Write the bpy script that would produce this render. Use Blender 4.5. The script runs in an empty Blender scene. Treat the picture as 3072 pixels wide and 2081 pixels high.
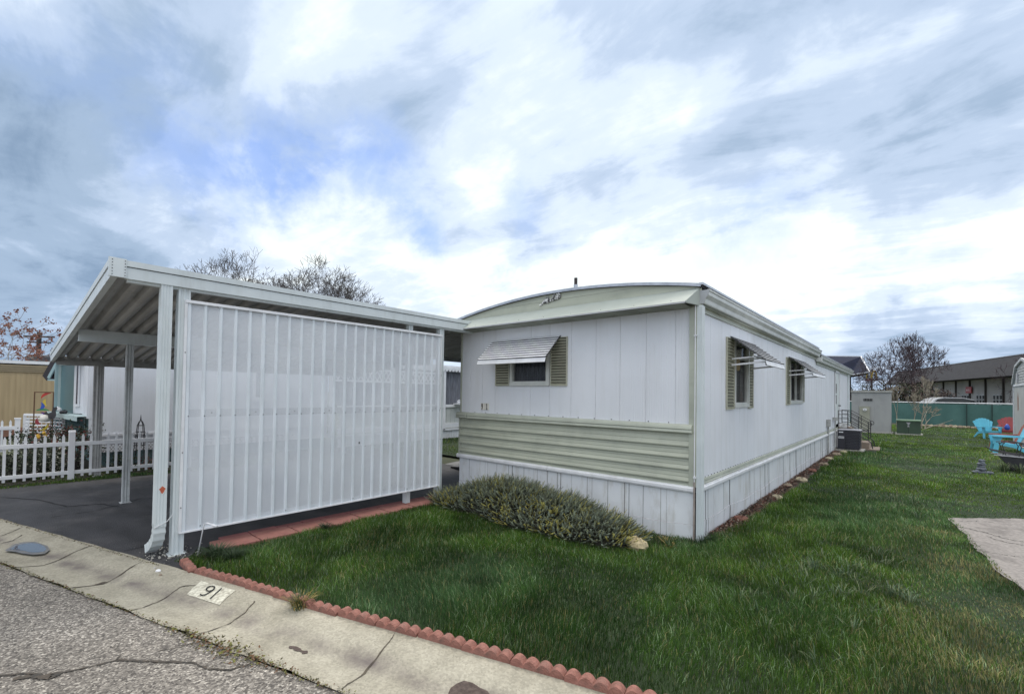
import bpy, math, random
import numpy as np
from mathutils import Matrix, Vector

random.seed(7); RNG = np.random.default_rng(7)
S = bpy.context.scene
COL = S.collection

# ------------------------------------------------------------------ camera
F_PX, CX, CY, W_PX, H_PX = 1368.454, 1536.0, 1152.0, 3072.0, 2081.0
def _n(v): return v / np.linalg.norm(v)
_Y = _n(np.array([(2732 - CX) / F_PX, -(1197 - CY) / F_PX, -1.0]))
_X = -np.array([(-30 - CX) / F_PX, -(1158 - CY) / F_PX, -1.0]); _X = _n(_X - _Y * (_X @ _Y))
_Z = np.cross(_X, _Y)
ROT = np.array([_X, _Y, _Z])
CAM = np.array([1.78, -5.144, 1.6])
cd = bpy.data.cameras.new('camera'); cam = bpy.data.objects.new('camera', cd); COL.objects.link(cam)
cam.matrix_world = Matrix.Translation(CAM) @ Matrix(ROT.tolist()).to_4x4()
cd.sensor_fit = 'HORIZONTAL'; cd.sensor_width = 36; cd.lens = F_PX / W_PX * 36
cd.shift_y = (CY - H_PX / 2) / W_PX
cd.clip_start = 0.05; cd.clip_end = 2000
S.camera = cam
def rayd(u, v): return ROT @ np.array([(u - CX) / F_PX, -(v - CY) / F_PX, -1.0])
def at(u, v, d): return CAM + rayd(u, v) * d      # a point seen at (u, v), d metres deep

# ------------------------------------------------------------------ light
EXPO = 0.17
SUN_DIR = _n(np.array([-0.45, 0.55, 0.95]))       # towards the sun, behind thin cloud
SUN_EL = math.asin(SUN_DIR[2]); SUN_AZ = math.atan2(SUN_DIR[0], SUN_DIR[1])
sl = bpy.data.lights.new('sun', 'SUN'); sl.energy = 1.4; sl.angle = math.radians(14); sl.color = (1.0, 0.93, 0.83)
so = bpy.data.objects.new('sun', sl); COL.objects.link(so)
so.rotation_euler = Vector(SUN_DIR).to_track_quat('Z', 'Y').to_euler()

world = bpy.data.worlds.new('World'); S.world = world; world.use_nodes = True
def build_world():
    nt = world.node_tree; N = nt.nodes; L = nt.links; N.clear()
    out = N.new('ShaderNodeOutputWorld'); bg = N.new('ShaderNodeBackground'); bg.inputs['Strength'].default_value = 0.1
    L.new(bg.outputs[0], out.inputs[0])
    sky = N.new('ShaderNodeTexSky'); sky.sky_type = 'NISHITA'; sky.sun_disc = False
    sky.sun_elevation = SUN_EL; sky.sun_rotation = SUN_AZ
    tc = N.new('ShaderNodeTexCoord'); D = tc.outputs['Generated']
    def math_(op, a, b=None, c=None, clamp=False):
        m = N.new('ShaderNodeMath'); m.operation = op; m.use_clamp = clamp
        for i, x in enumerate((a, b, c)):
            if x is None: continue
            if isinstance(x, (int, float)): m.inputs[i].default_value = x
            else: L.new(x, m.inputs[i])
        return m.outputs[0]
    def vmath(op, a, b=None, scale=None):
        m = N.new('ShaderNodeVectorMath'); m.operation = op
        if isinstance(a, tuple): m.inputs[0].default_value = a
        else: L.new(a, m.inputs[0])
        if b is not None:
            if isinstance(b, tuple): m.inputs[1].default_value = b
            else: L.new(b, m.inputs[1])
        if scale is not None:
            if isinstance(scale, (int, float)): m.inputs['Scale'].default_value = scale
            else: L.new(scale, m.inputs['Scale'])
        return m
    sep = N.new('ShaderNodeSeparateXYZ'); L.new(D, sep.inputs[0])
    zc = math_('MAXIMUM', sep.outputs[2], 0.0)
    inv = math_('DIVIDE', 1.0, math_('ADD', zc, 0.16))
    P = vmath('SCALE', D, scale=inv).outputs[0]              # direction laid onto a cloud deck
    def noise(vec, scale, detail=6, rough=0.55, dist=0.0, off=(0, 0, 0), sc=(1, 1, 1)):
        mp = N.new('ShaderNodeMapping'); L.new(vec, mp.inputs[0]); mp.inputs['Location'].default_value = off; mp.inputs['Scale'].default_value = sc
        n = N.new('ShaderNodeTexNoise'); L.new(mp.outputs[0], n.inputs['Vector'])
        n.inputs['Scale'].default_value = scale; n.inputs['Detail'].default_value = detail
        n.inputs['Roughness'].default_value = rough; n.inputs['Distortion'].default_value = dist
        return n
    # the lobes' edges are torn by noise
    wn = noise(D, 3.6, 6, 0.6)
    warp = vmath('SCALE', vmath('SUBTRACT', wn.outputs['Color'], (0.5, 0.5, 0.5)).outputs[0], scale=0.34).outputs[0]
    DW = vmath('NORMALIZE', vmath('ADD', D, warp).outputs[0]).outputs[0]
    def lobe(u, v, rad, amt, sx=1.0, src=None):
        d = _n(rayd(u, v)); r = math.radians(rad)
        # sx > 1 makes the lobe wider than high
        sv = src or DW
        df = vmath('SUBTRACT', sv, tuple(d)).outputs[0]
        mp = vmath('MULTIPLY', df, (1 / sx, 1 / sx, 1.0)).outputs[0]
        ln = vmath('LENGTH', mp).outputs['Value']
        mr = N.new('ShaderNodeMapRange'); mr.interpolation_type = 'SMOOTHERSTEP'
        L.new(ln, mr.inputs[0]); mr.inputs[1].default_value = 0.0; mr.inputs[2].default_value = r
        mr.inputs[3].default_value = amt; mr.inputs[4].default_value = 0.0
        return mr.outputs[0]
    n1 = noise(P, 0.9, 8, 0.52, 0.25, (3.1, 1.7, 0.4)).outputs[0]
    n2 = noise(P, 2.6, 8, 0.55, 0.3, (0.3, 5.7, 2.4), (1, 1, 1)).outputs[0]
    n3 = noise(P, 3.2, 10, 0.62, 0.5, (4.3, 1.7, 2.4), (.62, 1.25, 1)).outputs[0]
    b = math_('ADD', 0.53, math_('MULTIPLY', math_('SUBTRACT', n1, 0.5), 0.45))
    b = math_('ADD', b, math_('MULTIPLY', math_('SUBTRACT', n2, 0.5), 0.85))
    b = math_('ADD', b, math_('MULTIPLY', math_('SUBTRACT', n3, 0.5), 0.85))
    for args in ((1500, 380, 14, 0.20), (1900, 430, 14, 0.32), (1130, 60, 10, 0.16), (1600, 120, 10, .18), (880, 190, 10, 0.14), (1450, 480, 9, 0.14),
                 (1050, 780, 15, 0.34, 1.8), (1750, 830, 18, 0.34, 1.8), (2450, 880, 19, 0.34, 2.4), (2860, 800, 15, .28, 2.4), (2500, 420, 9, .24, 1.8),
                 (2380, 290, 12, .14, 1.6), (700, 680, 10, .14, 1.8), (2300, 640, 8, 0.12, 1.8),
                 (60, 330, 12, -0.14), (300, 110, 14, .16), (2880, 230, 13, .16, 1.6), (200, 640, 20, -0.24), (0, 950, 15, -0.18), (450, 60, 14, -0.12), (420, 330, 12, -.10),
                 (2130, 540, 11, -0.26, 2.4), (2600, 540, 11, -0.26, 2.4), (2980, 300, 8, -0.10, 2.0), (2500, 60, 13, -0.16, 1.6), (3040, 520, 10, -.12, 2),
                 (1600, 580, 8, -.12, 2.4), (2900, 1010, 8, -0.34, 3.0), (2500, 1040, 8, -0.22, 2.4), (2900, 700, 8, -.08, 2.6)):
        b = math_('ADD', b, lobe(*args))
    ramp = N.new('ShaderNodeValToRGB'); L.new(b, ramp.inputs[0]); e = ramp.color_ramp.elements
    ramp.color_ramp.interpolation = 'EASE'
    e[0].position = 0.0; e[0].color = (0.235, 0.335, 0.48, 1)
    e[1].position = 1.0; e[1].color = (0.93, 1.0, 1.0, 1)
    for p, c in ((0.30, (0.36, 0.475, 0.635, 1)), (0.52, (0.51, 0.625, 0.80, 1)), (0.74, (0.71, 0.815, 0.96, 1))):
        k = e.new(p); k.color = c
    # bluer thin cloud, where the clear sky shows through
    blue = math_('ADD', lobe(1000, 520, 8.0, 1.0, 1.7), lobe(700, 575, 6.0, 0.9, 2.2))
    blue = math_('ADD', blue, lobe(1190, 690, 4, 0.8, 1.4)); blue = math_('ADD', blue, lobe(1560, 570, 4, .4, 1.6))
    blue = math_('ADD', blue, lobe(2210, 710, 6, .45, 1.6)); blue = math_('ADD', blue, lobe(330, 300, 6, .35, 2.6))
    bn = noise(D, 9.0, 6, 0.6, 0.3).outputs[0]
    blue = math_('MULTIPLY', blue, math_('MULTIPLY_ADD', bn, 3.8, -1.0, clamp=True), clamp=True)
    blue = math_('MULTIPLY', blue, 0.72, clamp=True)
    cl = vmath('SCALE', ramp.outputs[0], scale=10.0).outputs[0]
    # clear sky from the sky texture, brought to the photograph's pale blue
    ns = vmath('SCALE', sky.outputs[0], scale=1.0).outputs[0]
    ns = vmath('ADD', vmath('MULTIPLY', ns, (0.30, 0.42, 0.60)).outputs[0], (1.5, 2.4, 5.0)).outputs[0]
    mx = N.new('ShaderNodeMix'); mx.data_type = 'RGBA'; L.new(blue, mx.inputs['Factor']); L.new(cl, mx.inputs['A']); L.new(ns, mx.inputs['B'])
    # overcast skies are brightest overhead; unseen sky above and behind boosted as wall fill
    mr = N.new('ShaderNodeMapRange'); mr.interpolation_type = 'SMOOTHSTEP'; L.new(sep.outputs[2], mr.inputs[0])
    mr.inputs[1].default_value = 0.62; mr.inputs[2].default_value = 0.95; mr.inputs[3].default_value = 1.0; mr.inputs[4].default_value = 2.2
    back = vmath('DOT_PRODUCT', D, tuple(_n(np.array([0.62, -0.70, 0.35])))).outputs['Value']  # added fill: brighter sky behind the camera, to light the near walls
    mr2 = N.new('ShaderNodeMapRange'); mr2.interpolation_type = 'SMOOTHSTEP'; L.new(back, mr2.inputs[0])
    mr2.inputs[1].default_value = 0.1; mr2.inputs[2].default_value = 0.85; mr2.inputs[3].default_value = 0.0; mr2.inputs[4].default_value = 0.45
    gain = math_('ADD', mr.outputs[0], mr2.outputs[0])
    wf = math_('MULTIPLY', math_('SUBTRACT', gain, 1.0), 0.9, clamp=True)
    mw = N.new('ShaderNodeMix'); mw.data_type = 'RGBA'; L.new(wf, mw.inputs['Factor']); L.new(mx.outputs['Result'], mw.inputs['A']); mw.inputs['B'].default_value = (9.3, 9.0, 8.5, 1)
    fin = vmath('SCALE', mw.outputs['Result'], scale=gain).outputs[0]
    L.new(fin, bg.inputs['Color'])
build_world()
S.view_settings.view_transform = 'Standard'; S.view_settings.look = 'None'
S.view_settings.exposure = EXPO; S.view_settings.gamma = 1.0; S.view_settings.use_curve_mapping = False
S.cycles.transparent_max_bounces = 12; S.cycles.max_bounces = 8

# ------------------------------------------------------------------ materials
def lin(r, g, b):
    f = lambda c: (c / 255 / 12.92) if c / 255 <= 0.04045 else ((c / 255 + 0.055) / 1.055) ** 2.4
    return (f(r), f(g), f(b), 1)
MATS = {}
def mat(name, c1, c2=None, scale=4.0, rough=0.55, metal=0.0, bump=0.0, bscale=40.0, detail=5, stretch=(1, 1, 1),
        dirt=None, dscale=2.0, damt=0.5, spec=0.5, attr=None, trans=0.0, dst=(1, 1, 1)):
    """Noise-mixed paint or earth with optional fine bump and blotchy dirt."""
    if name in MATS: return MATS[name]
    m = bpy.data.materials.new(name); m.use_nodes = True; nt = m.node_tree; N = nt.nodes; L = nt.links
    P = N['Principled BSDF']; P.inputs['Roughness'].default_value = rough; P.inputs['Metallic'].default_value = metal
    P.inputs['Specular IOR Level'].default_value = spec
    tc = N.new('ShaderNodeTexCoord'); mp = N.new('ShaderNodeMapping'); mp.inputs['Scale'].default_value = stretch
    L.new(tc.outputs['Object'], mp.inputs[0])
    if c2 is None: c2 = tuple(x * 0.86 for x in c1[:3]) + (1,)
    n = N.new('ShaderNodeTexNoise'); n.inputs['Scale'].default_value = scale; n.inputs['Detail'].default_value = detail; L.new(mp.outputs[0], n.inputs['Vector'])
    r = N.new('ShaderNodeValToRGB'); r.color_ramp.elements[0].position = 0.34; r.color_ramp.elements[1].position = 0.66
    r.color_ramp.elements[0].color = c2; r.color_ramp.elements[1].color = c1; L.new(n.outputs[0], r.inputs[0])
    col = r.outputs[0]
    if dirt is not None:
        n2 = N.new('ShaderNodeTexNoise'); n2.inputs['Scale'].default_value = dscale; n2.inputs['Detail'].default_value = 8; n2.inputs['Roughness'].default_value = 0.65
        mp2 = N.new('ShaderNodeMapping'); mp2.inputs['Scale'].default_value = dst; L.new(tc.outputs['Object'], mp2.inputs[0]); L.new(mp2.outputs[0], n2.inputs['Vector'])
        mr = N.new('ShaderNodeMapRange'); L.new(n2.outputs[0], mr.inputs[0]); mr.inputs[1].default_value = 0.5; mr.inputs[2].default_value = 0.75; mr.inputs[4].default_value = damt
        mx = N.new('ShaderNodeMix'); mx.data_type = 'RGBA'; L.new(mr.outputs[0], mx.inputs['Factor']); L.new(col, mx.inputs['A']); mx.inputs['B'].default_value = dirt
        col = mx.outputs['Result']
    if attr:
        a = N.new('ShaderNodeAttribute'); a.attribute_name = attr
        mx = N.new('ShaderNodeMix'); mx.data_type = 'RGBA'; mx.blend_type = 'MULTIPLY'; mx.inputs['Factor'].default_value = 1
        L.new(col, mx.inputs['A']); L.new(a.outputs['Color'], mx.inputs['B']); col = mx.outputs['Result']
    L.new(col, P.inputs['Base Color'])
    if bump:
        nb = N.new('ShaderNodeTexNoise'); nb.inputs['Scale'].default_value = bscale; nb.inputs['Detail'].default_value = 6; L.new(mp.outputs[0], nb.inputs['Vector'])
        bp = N.new('ShaderNodeBump'); bp.inputs['Strength'].default_value = bump; bp.inputs['Distance'].default_value = 0.01
        L.new(nb.outputs[0], bp.inputs['Height']); L.new(bp.outputs[0], P.inputs['Normal'])
    if trans:
        P.inputs['Transmission Weight'].default_value = trans
    MATS[name] = m
    return m

WHITE = mat('white_siding', (0.725, 0.745, 0.79, 1), (0.66, 0.68, 0.72, 1), 1.3, 0.45, dirt=(0.50, 0.495, 0.47, 1), dscale=3.0, damt=0.28, dst=(1.6, 1.6, .22), bump=0.2, bscale=3.0)
SKIRT = mat('white_skirting', (0.74, 0.765, 0.79, 1), (0.65, 0.67, 0.70, 1), 2.0, 0.4, dirt=(0.40, 0.37, 0.31, 1), dscale=4.0, damt=0.6, dst=(2, 2, .6), bump=0.3, bscale=5)
TRIMW = mat('white_trim', (0.78, 0.79, 0.81, 1), (0.68, 0.69, 0.72, 1), 5.0, 0.4, dirt=(0.4, 0.38, 0.34, 1), dscale=6, damt=0.3)
GREEN = mat('sage_siding', (0.455, 0.475, 0.385, 1), (0.375, 0.395, 0.32, 1), 2.2, 0.42, dirt=(0.20, 0.21, 0.18, 1), dscale=2.3, damt=0.4, stretch=(0.5, 1, 5))
GREENT = mat('sage_trim', (0.44, 0.465, 0.39, 1), (0.35, 0.37, 0.31, 1), 3, 0.42, dirt=(0.2, 0.2, 0.17, 1), dscale=4, damt=.35)
SHUT = mat('sage_shutter', (0.48, 0.475, 0.38, 1), (0.38, 0.38, 0.30, 1), 5, 0.5)
VISOR = mat('pale_green_visor', (0.375, 0.415, 0.385, 1), (0.33, 0.365, 0.335, 1), 3, 0.7, dirt=(0.32, 0.34, 0.3, 1), dscale=5, damt=0.3)
ALU = mat('aluminium_edge', (0.50, 0.52, 0.56, 1), (0.38, 0.40, 0.44, 1), 12, 0.35, metal=0.6, bump=.2, bscale=30)
GUTT = mat('gutter_paint', (0.60, 0.62, 0.60, 1), (0.50, 0.52, 0.50, 1), 4, 0.4, dirt=(0.28, 0.28, 0.25, 1), dscale=5, damt=.3)
CARW = mat('carport_white', (0.64, 0.69, 0.705, 1), (0.57, 0.62, 0.635, 1), 3, 0.42, dirt=(0.34, 0.35, 0.32, 1), dscale=5, damt=0.3, dst=(2, 2, .4), bump=.15, bscale=8)
ROOFU = mat('carport_pans', (0.46, 0.47, 0.47, 1), (0.33, 0.335, 0.335, 1), 2.5, 0.55, dirt=(0.16, 0.15, 0.13, 1), dscale=2.2, damt=0.5, stretch=(.5, 3, 1))
POSTW = mat('weathered_post', (0.42, 0.43, 0.43, 1), (0.30, 0.30, 0.30, 1), 6, 0.6, dirt=(0.14, 0.13, 0.12, 1), dscale=8, damt=.6, stretch=(1, 1, .25), bump=.2)
DARK = mat('dark_gap', (0.02, 0.02, 0.022, 1), (0.012, 0.012, 0.013, 1), 5, 0.8)
SEAM = mat('grey_seam', (0.44, 0.44, 0.46, 1), (0.32, 0.32, 0.335, 1), 12, 0.7)
RUST = mat('rust_seam', (0.36, 0.31, 0.28, 1), (0.24, 0.20, 0.18, 1), 12, 0.8)
BLACKM = mat('black_metal', (0.025, 0.025, 0.03, 1), (0.015, 0.015, 0.02, 1), 8, 0.4)
BLKPL = mat('black_ink', (0.012, 0.012, 0.012, 1), rough=0.5)
CREAM = mat('cream_plate', (0.74, 0.72, 0.66, 1), (0.62, 0.60, 0.55, 1), 10, 0.5)
BRASS = mat('straw_disc', (0.38, 0.29, 0.12, 1), (0.28, 0.2, 0.08, 1), 30, 0.6)
CURT = mat('grey_curtain', (0.10, 0.11, 0.13, 1), (0.05, 0.055, 0.07, 1), 6, 0.9, stretch=(6, 6, 1))
LACE = mat('white_lace', (0.75, 0.75, 0.72, 1), (0.10, 0.10, 0.10, 1), 45, 0.9)
CLOTHL = mat('beige_curtain', (0.17, 0.16, 0.145, 1), (0.07, 0.065, 0.06, 1), 5, 0.9, stretch=(5, 5, 1))
BRICK = mat('red_concrete_edging', (0.33, 0.150, 0.118, 1), (0.22, 0.098, 0.075, 1), 22, 0.88, bump=0.9, bscale=90, dirt=(0.13, 0.085, 0.07, 1), dscale=9, damt=.7)
PAVER = mat('pink_paver', (0.40, 0.175, 0.14, 1), (0.29, 0.12, 0.10, 1), 9, 0.85, bump=0.4, bscale=90, dirt=(0.17, 0.11, 0.09, 1), dscale=5, damt=.5)
PAVER2 = mat('dark_paver', (0.30, 0.105, 0.10, 1), (0.20, 0.075, 0.07, 1), 9, 0.85, bump=0.4, bscale=90)
TAN = mat('tan_siding', (0.42, 0.32, 0.185, 1), (0.36, 0.27, 0.155, 1), 2, 0.6, stretch=(1, 4, .4))
TEAL = mat('teal_paint', (0.30, 0.43, 0.46, 1), (0.25, 0.37, 0.40, 1), 3, 0.5)
TEALD = mat('teal_wall', (0.13, 0.24, 0.25, 1), (0.10, 0.19, 0.2, 1), 3, 0.6)
TEALG = mat('teal_blind', (0.095, 0.195, 0.215, 1), (0.07, 0.155, 0.18, 1), 1.5, 0.3)
STONE = mat('pale_rock', (0.50, 0.43, 0.29, 1), (0.30, 0.26, 0.19, 1), 14, 0.9, bump=0.8, bscale=25)
REDROCK = mat('red_rock', (0.27, 0.12, 0.09, 1), (0.16, 0.08, 0.06, 1), 14, 0.9, bump=0.8, bscale=25)
BROWNR = mat('tan_rock', (0.33, 0.26, 0.19, 1), (0.2, 0.16, 0.12, 1), 14, 0.9, bump=0.8, bscale=25)
PLASW = mat('white_vinyl', (0.80, 0.81, 0.83, 1), (0.72, 0.73, 0.76, 1), 5, 0.4)
CONC = mat('pale_concrete', (0.42, 0.41, 0.37, 1), (0.34, 0.33, 0.30, 1), 6, 0.85, bump=.3, bscale=50)
GLASS = None
def glass_mat(name, tint, rough=0.03, alpha=0.0):
    m = bpy.data.materials.new(name); m.use_nodes = True; nt = m.node_tree; N = nt.nodes; L = nt.links; P = N['Principled BSDF']
    P.inputs['Base Color'].default_value = tint; P.inputs['Roughness'].default_value = rough; P.inputs['Specular IOR Level'].default_value = 0.7
    out = [n for n in N if n.type == 'OUTPUT_MATERIAL'][0]
    t = N.new('ShaderNodeBsdfTransparent'); mx = N.new('ShaderNodeMixShader'); mx.inputs[0].default_value = 1 - alpha
    L.new(t.outputs[0], mx.inputs[1]); L.new(P.outputs[0], mx.inputs[2]); L.new(mx.outputs[0], out.inputs[0])
    return m
GLASS = glass_mat('window_glass', (0.02, 0.024, 0.03, 1), 0.03, 0.62)
CARGL = glass_mat('car_glass', (0.015, 0.018, 0.02, 1), 0.05, 0.1)

# ------------------------------------------------------------------ mesh helper
class MB:
    def __init__(s): s.v = []; s.f = []; s.m = []
    def quad(s, a, b, c, d, m=0):
        k = len(s.v); s.v += [tuple(a), tuple(b), tuple(c), tuple(d)]; s.f.append((k, k + 1, k + 2, k + 3)); s.m.append(m)
    def poly(s, pts, m=0):
        k = len(s.v); s.v += [tuple(p) for p in pts]; s.f.append(tuple(range(k, k + len(pts)))); s.m.append(m)
    def box(s, x0, x1, y0, y1, z0, z1, m=0, M=None):
        k = len(s.v)
        P = [(x, y, z) for z in (z0, z1) for (x, y) in ((x0, y0), (x1, y0), (x1, y1), (x0, y1))]
        if M is not None: P = [tuple(M @ Vector(p)) for p in P]
        s.v += P
        for f in ((0, 3, 2, 1), (4, 5, 6, 7), (0, 1, 5, 4), (1, 2, 6, 5), (2, 3, 7, 6), (3, 0, 4, 7)):
            s.f.append(tuple(k + i for i in f)); s.m.append(m)
    def beam(s, a, b, w, h, m=0, up=(0, 0, 1)):
        """a bar from a to b, w wide and h high"""
        a = Vector(a); b = Vector(b); d = (b - a).normalized(); u = Vector(up)
        if abs(d.dot(u)) > 0.98: u = Vector((1, 0, 0))
        r = d.cross(u).normalized(); u = r.cross(d).normalized(); k = len(s.v)
        for p in (a, b):
            for (i, j) in ((-1, -1), (1, -1), (1, 1), (-1, 1)): s.v.append(tuple(p + r * (i * w / 2) + u * (j * h / 2)))
        for f in ((3, 2, 1, 0), (4, 5, 6, 7), (0, 1, 5, 4), (1, 2, 6, 5), (2, 3, 7, 6), (3, 0, 4, 7)):
            s.f.append(tuple(k + i for i in f)); s.m.append(m)
    def tube(s, pts, rad, n=8, m=0, cap=True):
        pts = [Vector(p) for p in pts]; L_ = len(pts)
        rad = rad if isinstance(rad, (list, tuple)) else [rad] * L_
        k = len(s.v); prev = None
        for i, p in enumerate(pts):
            d = (pts[min(i + 1, L_ - 1)] - pts[max(i - 1, 0)])
            d = d.normalized() if d.length > 1e-9 else Vector((0, 0, 1))
            if prev is None:
                t = Vector((0, 0, 1)) if abs(d.z) < 0.9 else Vector((1, 0, 0)); r = d.cross(t).normalized()
            else:
                r = (prev - d * prev.dot(d)); r = r.normalized() if r.length > 1e-6 else d.orthogonal().normalized()
            prev = r; q = d.cross(r)
            for j in range(n):
                a = 2 * math.pi * j / n
                s.v.append(tuple(p + (r * math.cos(a) + q * math.sin(a)) * rad[i]))
        for i in range(L_ - 1):
            for j in range(n):
                j2 = (j + 1) % n
                s.f.append((k + i * n + j, k + i * n + j2, k + (i + 1) * n + j2, k + (i + 1) * n + j)); s.m.append(m)
        if cap:
            s.f.append(tuple(k + j for j in reversed(range(n)))); s.m.append(m)
            s.f.append(tuple(k + (L_ - 1) * n + j for j in range(n))); s.m.append(m)
    def extrude(s, prof, axis, a, b, m=0, cap=True, closed=True):
        """prof: list of (p, q); axis 'x' -> (y, z), 'y' -> (x, z), 'z' -> (x, y)"""
        def P(t, pq):
            p, q = pq
            return (t, p, q) if axis == 'x' else ((p, t, q) if axis == 'y' else (p, q, t))
        k = len(s.v); n = len(prof)
        s.v += [P(a, pq) for pq in prof] + [P(b, pq) for pq in prof]
        for i in range(n if closed else n - 1):
            j = (i + 1) % n; s.f.append((k + i, k + j, k + n + j, k + n + i)); s.m.append(m)
        if cap and closed:
            s.f.append(tuple(k + i for i in range(n))); s.m.append(m)
            s.f.append(tuple(k + n + i for i in reversed(range(n)))); s.m.append(m)
    def lathe(s, c, prof, n=16, m=0):
        k = len(s.v)
        for r, z in prof:
            for j in range(n):
                a = 2 * math.pi * j / n; s.v.append((c[0] + r * math.cos(a), c[1] + r * math.sin(a), c[2] + z))
        for i in range(len(prof) - 1):
            for j in range(n):
                j2 = (j + 1) % n; s.f.append((k + i * n + j, k + i * n + j2, k + (i + 1) * n + j2, k + (i + 1) * n + j)); s.m.append(m)
        s.f.append(tuple(k + j for j in reversed(range(n)))); s.m.append(m)
        s.f.append(tuple(k + (len(prof) - 1) * n + j for j in range(n))); s.m.append(m)
    def rock(s, c, r, seed=0, m=0, n=10, flat=0.6):
        rg = random.Random(seed); k = len(s.v); ph = [rg.uniform(0, 6.28) for _ in range(6)]
        rows = 6
        for i in range(rows + 1):
            th = math.pi * i / rows
            for j in range(n):
                a = 2 * math.pi * j / n
                q = 1 + 0.16 * math.sin(2 * a + ph[0]) + 0.12 * math.sin(3 * a + ph[1] + th) + 0.09 * math.sin(5 * a + ph[2] + 2 * th) + rg.uniform(-.06, .06)
                s.v.append((c[0] + r * q * math.sin(th) * math.cos(a), c[1] + r * q * math.sin(th) * math.sin(a) * .8, c[2] + r * flat * q * math.cos(th)))
        for i in range(rows):
            for j in range(n):
                j2 = (j + 1) % n; s.f.append((k + i * n + j, k + (i + 1) * n + j, k + (i + 1) * n + j2, k + i * n + j2)); s.m.append(m)

OFF = {}
def _mesh(name, mb, mats, off, smooth=False):
    me = bpy.data.meshes.new(name)
    vs = np.array(mb.v, dtype=np.float64).reshape(-1, 3) - np.array(off)
    me.from_pydata(vs.tolist(), [], mb.f)
    mats = mats if isinstance(mats, (list, tuple)) else [mats]
    for m in mats: me.materials.append(m)
    if any(mb.m): me.polygons.foreach_set('material_index', mb.m)
    if smooth: me.polygons.foreach_set('use_smooth', [True] * len(me.polygons))
    me.update()
    return me
def thing(name, loc, label, cat, group=None, kind=None):
    o = bpy.data.objects.new(name, None); o.empty_display_size = 0.2; COL.objects.link(o); o.location = loc
    o['label'] = label; o['category'] = cat
    if group: o['group'] = group
    if kind: o['kind'] = kind
    OFF[o.name] = tuple(loc); return o
def part(name, mb, mats, parent, smooth=False, label=None):
    off = OFF[parent.name]; me = _mesh(name, mb, mats, off, smooth)
    o = bpy.data.objects.new(name, me); COL.objects.link(o); o.parent = parent; OFF[o.name] = off
    if label: o['label'] = label
    return o
def solo(name, mb, mats, label, cat, group=None, kind=None, smooth=False):
    vs = np.array(mb.v); lo = vs.min(0); hi = vs.max(0); off = ((lo[0] + hi[0]) / 2, (lo[1] + hi[1]) / 2, lo[2])
    me = _mesh(name, mb, mats, off, smooth); o = bpy.data.objects.new(name, me); COL.objects.link(o); o.location = off
    if label: o['label'] = label
    if cat: o['category'] = cat
    if group: o['group'] = group
    if kind: o['kind'] = kind
    OFF[o.name] = tuple(off); return o
def struct(name, mb, mats, label=None, smooth=False):
    return solo(name, mb, mats, label, None, None, 'structure', smooth)
def bevel(o, w, seg=2):
    b = o.modifiers.new('bevel', 'BEVEL'); b.width = w; b.segments = seg; b.limit_method = 'ANGLE'; return o
def copy_thing(root, loc, rotz, label):
    r = root.copy(); COL.objects.link(r); r.location = loc; r.rotation_euler = (0, 0, rotz); r['label'] = label
    for ch in list(root.children):
        c = ch.copy(); COL.objects.link(c); c.parent = r
        for g in list(ch.children):
            d = g.copy(); COL.objects.link(d); d.parent = c
    return r

# ------------------------------------------------------------------ ground and paving
SD = np.array([0.9585, 0.285]); ND = np.array([-0.285, 0.9585])        # along and across the street
def top_y(x): return -2.968 + 0.2975 * (x - 0.51)                       # lawn side edge of the gutter
def strp(s_, t_):                                                        # gutter coordinates -> xy ; s along, t across (0 = street edge)
    b = np.array([-4.441, -5.045]) + SD * s_ + ND * t_
    return b
GW = 0.60
def jag(p, q, n, amp, seed):
    rg = random.Random(seed); p = np.array(p, float); q = np.array(q, float); d = q - p; nn = _n(np.array([-d[1], d[0]]))
    out = []; off = 0
    for i in range(n + 1):
        t = i / n; off = off * 0.6 + rg.uniform(-amp, amp)
        out.append(p + d * t + nn * (off if 0 < i < n else 0))
    return out
def ribbon(mb, pts, w, zf, m=0, seed=0, wj=0.5):
    rg = random.Random(seed); n = len(pts); L_ = []; R_ = []
    for i, p in enumerate(pts):
        a = pts[max(i - 1, 0)]; b = pts[min(i + 1, n - 1)]; d = _n(np.array(b) - np.array(a)); nn = np.array([-d[1], d[0]])
        ww = w * (1 + rg.uniform(-wj, wj)) * (0.35 if i in (0, n - 1) else 1)
        L_.append(p + nn * ww / 2); R_.append(p - nn * ww / 2)
    for i in range(n - 1):
        mb.quad((*L_[i], zf(*L_[i])), (*R_[i], zf(*R_[i])), (*R_[i + 1], zf(*R_[i + 1])), (*L_[i + 1], zf(*L_[i + 1])), m)

# base sheet to the horizon
g = MB(); R_ = 900
g.quad((-R_, -R_, -0.06), (R_, -R_, -0.06), (R_, R_, -0.06), (-R_, R_, -0.06))
EARTH = mat('earth', (0.075, 0.085, 0.045, 1), (0.045, 0.055, 0.03, 1), 0.5, 0.95, bump=.5, bscale=8)
struct('ground', g, EARTH)

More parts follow.
